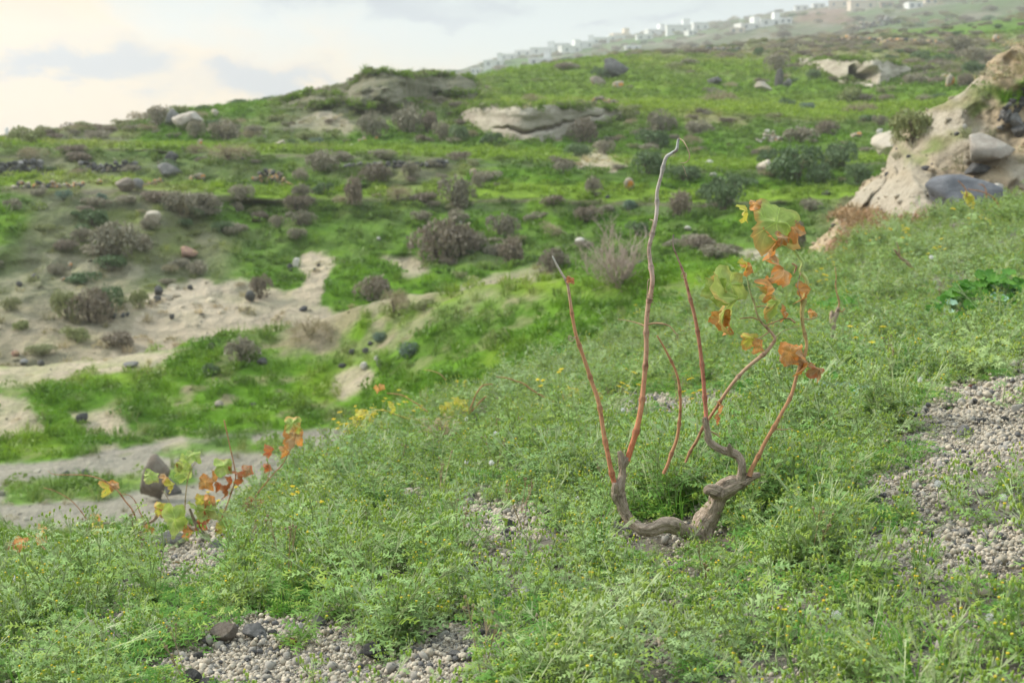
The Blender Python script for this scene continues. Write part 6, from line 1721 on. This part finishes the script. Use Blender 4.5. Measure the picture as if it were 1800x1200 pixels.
# ---- brown dead weed clump, mallow plants, seed heads
hh = hitd(768, 812, 'A'); p, d = hh[0], hh[2]
t = thing('dead_weed', 'brown dried weed clump standing in the green left of the main vine', 'dried weed', tuple(p))
for i in range(16):
    acc = Acc(); a = rnd(0,6.28); q = rnd(0,.12)
    pts = [np.array([math.cos(a)*q*s, math.sin(a)*q*s*.6, .19*s*rnd(.8,1.0)]) for s in (0,.35,.7,1)]; stem(acc, pts, .003, .0015, 0)
    for j in range(26): feather_leaf(acc, pts[R.randint(1,3)]+np.array([rnd(-.03,.03),rnd(-.03,.03),rnd(-.03,.03)]), rnd(0,6.28), rnd(.02,.04), rnd(-.4,.9), 0, w=.3, lobes=3)
    link('sprig', acc.mesh('sprig', ['dead_weed'], False), t)
leaf_mat('mallow_green', (.07,.22,.02,1), (.13,.31,.03,1), None, .35)
leaf_mat('mallow_blue', (.26,.42,.30,1), (.30,.45,.32,1), None, .15)
def mleaf(mn, seed):
    acc = Acc(); round_leaf(acc, (0,0,0), 0, 0, 1.0, 0, 7, .22, 35, depth=.20); return acc.mesh('leaf', [mn], True)
MG, MB_ = [mleaf('mallow_green', i) for i in range(2)], [mleaf('mallow_blue', 1)]
def mallow(label, u, vb, w, h, n, size, blue=()):
    hh = hitd(u, vb, 'A'); p, d = hh[0], hh[2]
    o = thing('mallow_plant', label, 'mallow plant', tuple(p)); k = 1/F*d
    acc = Acc()
    for i in range(n):
        isb = i in blue; a = R.uniform(0,6.28); r = math.sqrt(R.random())
        x, y = math.cos(a)*r*w/2*k, math.sin(a)*r*w/3*k; z = h*k*(1-.75*r*r)*R.uniform(.75,1.05)
        if isb: z *= .8; y = -abs(y)-.05
        s = size*k*.5*R.uniform(.7,1.2)*(1.25 if isb else 1)
        q = link('leaf', (MB_ if isb else MG)[0 if isb else R.randint(0,1)], o, (x,y,z)); q.scale = (s,s,s)
        q.rotation_euler = (R.uniform(.2,.95), R.uniform(-.4,.4), R.uniform(-.9,.9))
        stem(acc, [(x*.2,y*.2,-.02),(x*.7,y*.7,z*.6),(x,y,z)], .003, .002, 0)
    link('stalks', acc.mesh('stalks', ['weed_stem']), o)
mallow('large mallow clump with dark green and blue green leaves at the right edge', 1745, 572, 225, 92, 170, 25, blue=(1,4,7,11,20,33,47,60,75))
mallow('low bright green mallow plant behind the grey dead vine stub', 1495, 552, 130, 30, 36, 20)
mallow('mallow plant with large blue green leaves right of the main vine', 1440, 700, 90, 50, 14, 34, blue=(0,1,2,3,4))
mallow('single leaved mallow sprout with broad blue green leaves above the gravel', 1518, 702, 60, 24, 5, 44, blue=(0,1,2,3))
mallow('bright green mallow leaves among weeds right of the vine canes', 1335, 700, 80, 34, 18, 34)
mallow('small bright green plant on the slope crest behind the vine leaves', 1300, 478, 90, 22, 30, 16)
mallow('dark green leafy plant half way to the right gravel patch', 1600, 640, 110, 40, 22, 28)
mallow('green leafy plant on the crest near the yellow leaved vine', 985, 640, 70, 24, 18, 18)
def puff_mesh():
    acc = Acc(); rs = np.random.RandomState(3)
    for i in range(120):
        d_ = rs.normal(size=3); d_ /= np.linalg.norm(d_); s = np.cross(d_, rs.normal(size=3)); s = s/np.linalg.norm(s)*.12
        acc.add([d_*.15, d_*1.0+s, d_*1.0-s], [(0,1,2)])
    return acc.mesh('seed_ball', ['fluff'], False)
PF = puff_mesh()
def stalk_mesh():
    acc = Acc(); stem(acc, [(0,0,-1),(.03,0,-.5),(0,0,0)], .012, .010, 0, 5); return acc.mesh('stalk', ['weed_stem'])
SK = stalk_mesh()
for u, v, r, lab in [(922,1038,9,'large white seed head in the lower centre'),(1470,1080,9,'blurred white seed head low on the right'),(1741,1086,9,'cream white seed head in the lower right corner'),(1764,874,7,'round white seed head near the right edge'),
   (427,1022,6,'white seed head left of centre above the lower gravel'),(1617,667,5,'small white seed head left of the brown stone'),(1649,850,7,'white seed head over the small upper right gravel'),(820,736,4,'tiny white seed head by the yellow leaved stump'),
   (872,762,5,'white seed head below the yellow leaved stump'),(1068,742,5,'white seed head behind the leftmost cane'),(1095,720,4,'small white seed head between the two left canes'),(544,967,4,'small white seed head in the left weeds'),
   (820,812,4,'tiny white seed head right of the dried weed clump'),(1637,452,4,'tiny white seed head high on the right slope'),(679,778,4,'tiny white seed head over the left crest'),(30,1015,7,'white seed head at the left edge'),(1015,875,4,'tiny white seed head left of the vine'),
   (864,813,5,'white seed head right of the tiny one by the dried clump')]:
    hh = hitd(u, v+35, 'A'); d = hh[2]*.985; p = wp(u, v, hh[0].y*.985)
    gz = ground_z('A', p[0], p[1]) or p[2]-.15
    o = thing('seed_head', lab, 'seed head', (p[0], p[1], gz)); H = p[2]-gz
    q = link('seed_ball', PF, o, (0,0,H)); s = r/F*d; q.scale = (s,s,s)
    q = link('stalk', SK, o, (0,0,H)); q.scale = (.12,.12,H+.01)
print('objects', len(scene.objects), 'tris', sum(len(m.polygons)*2 for m in bpy.data.meshes))
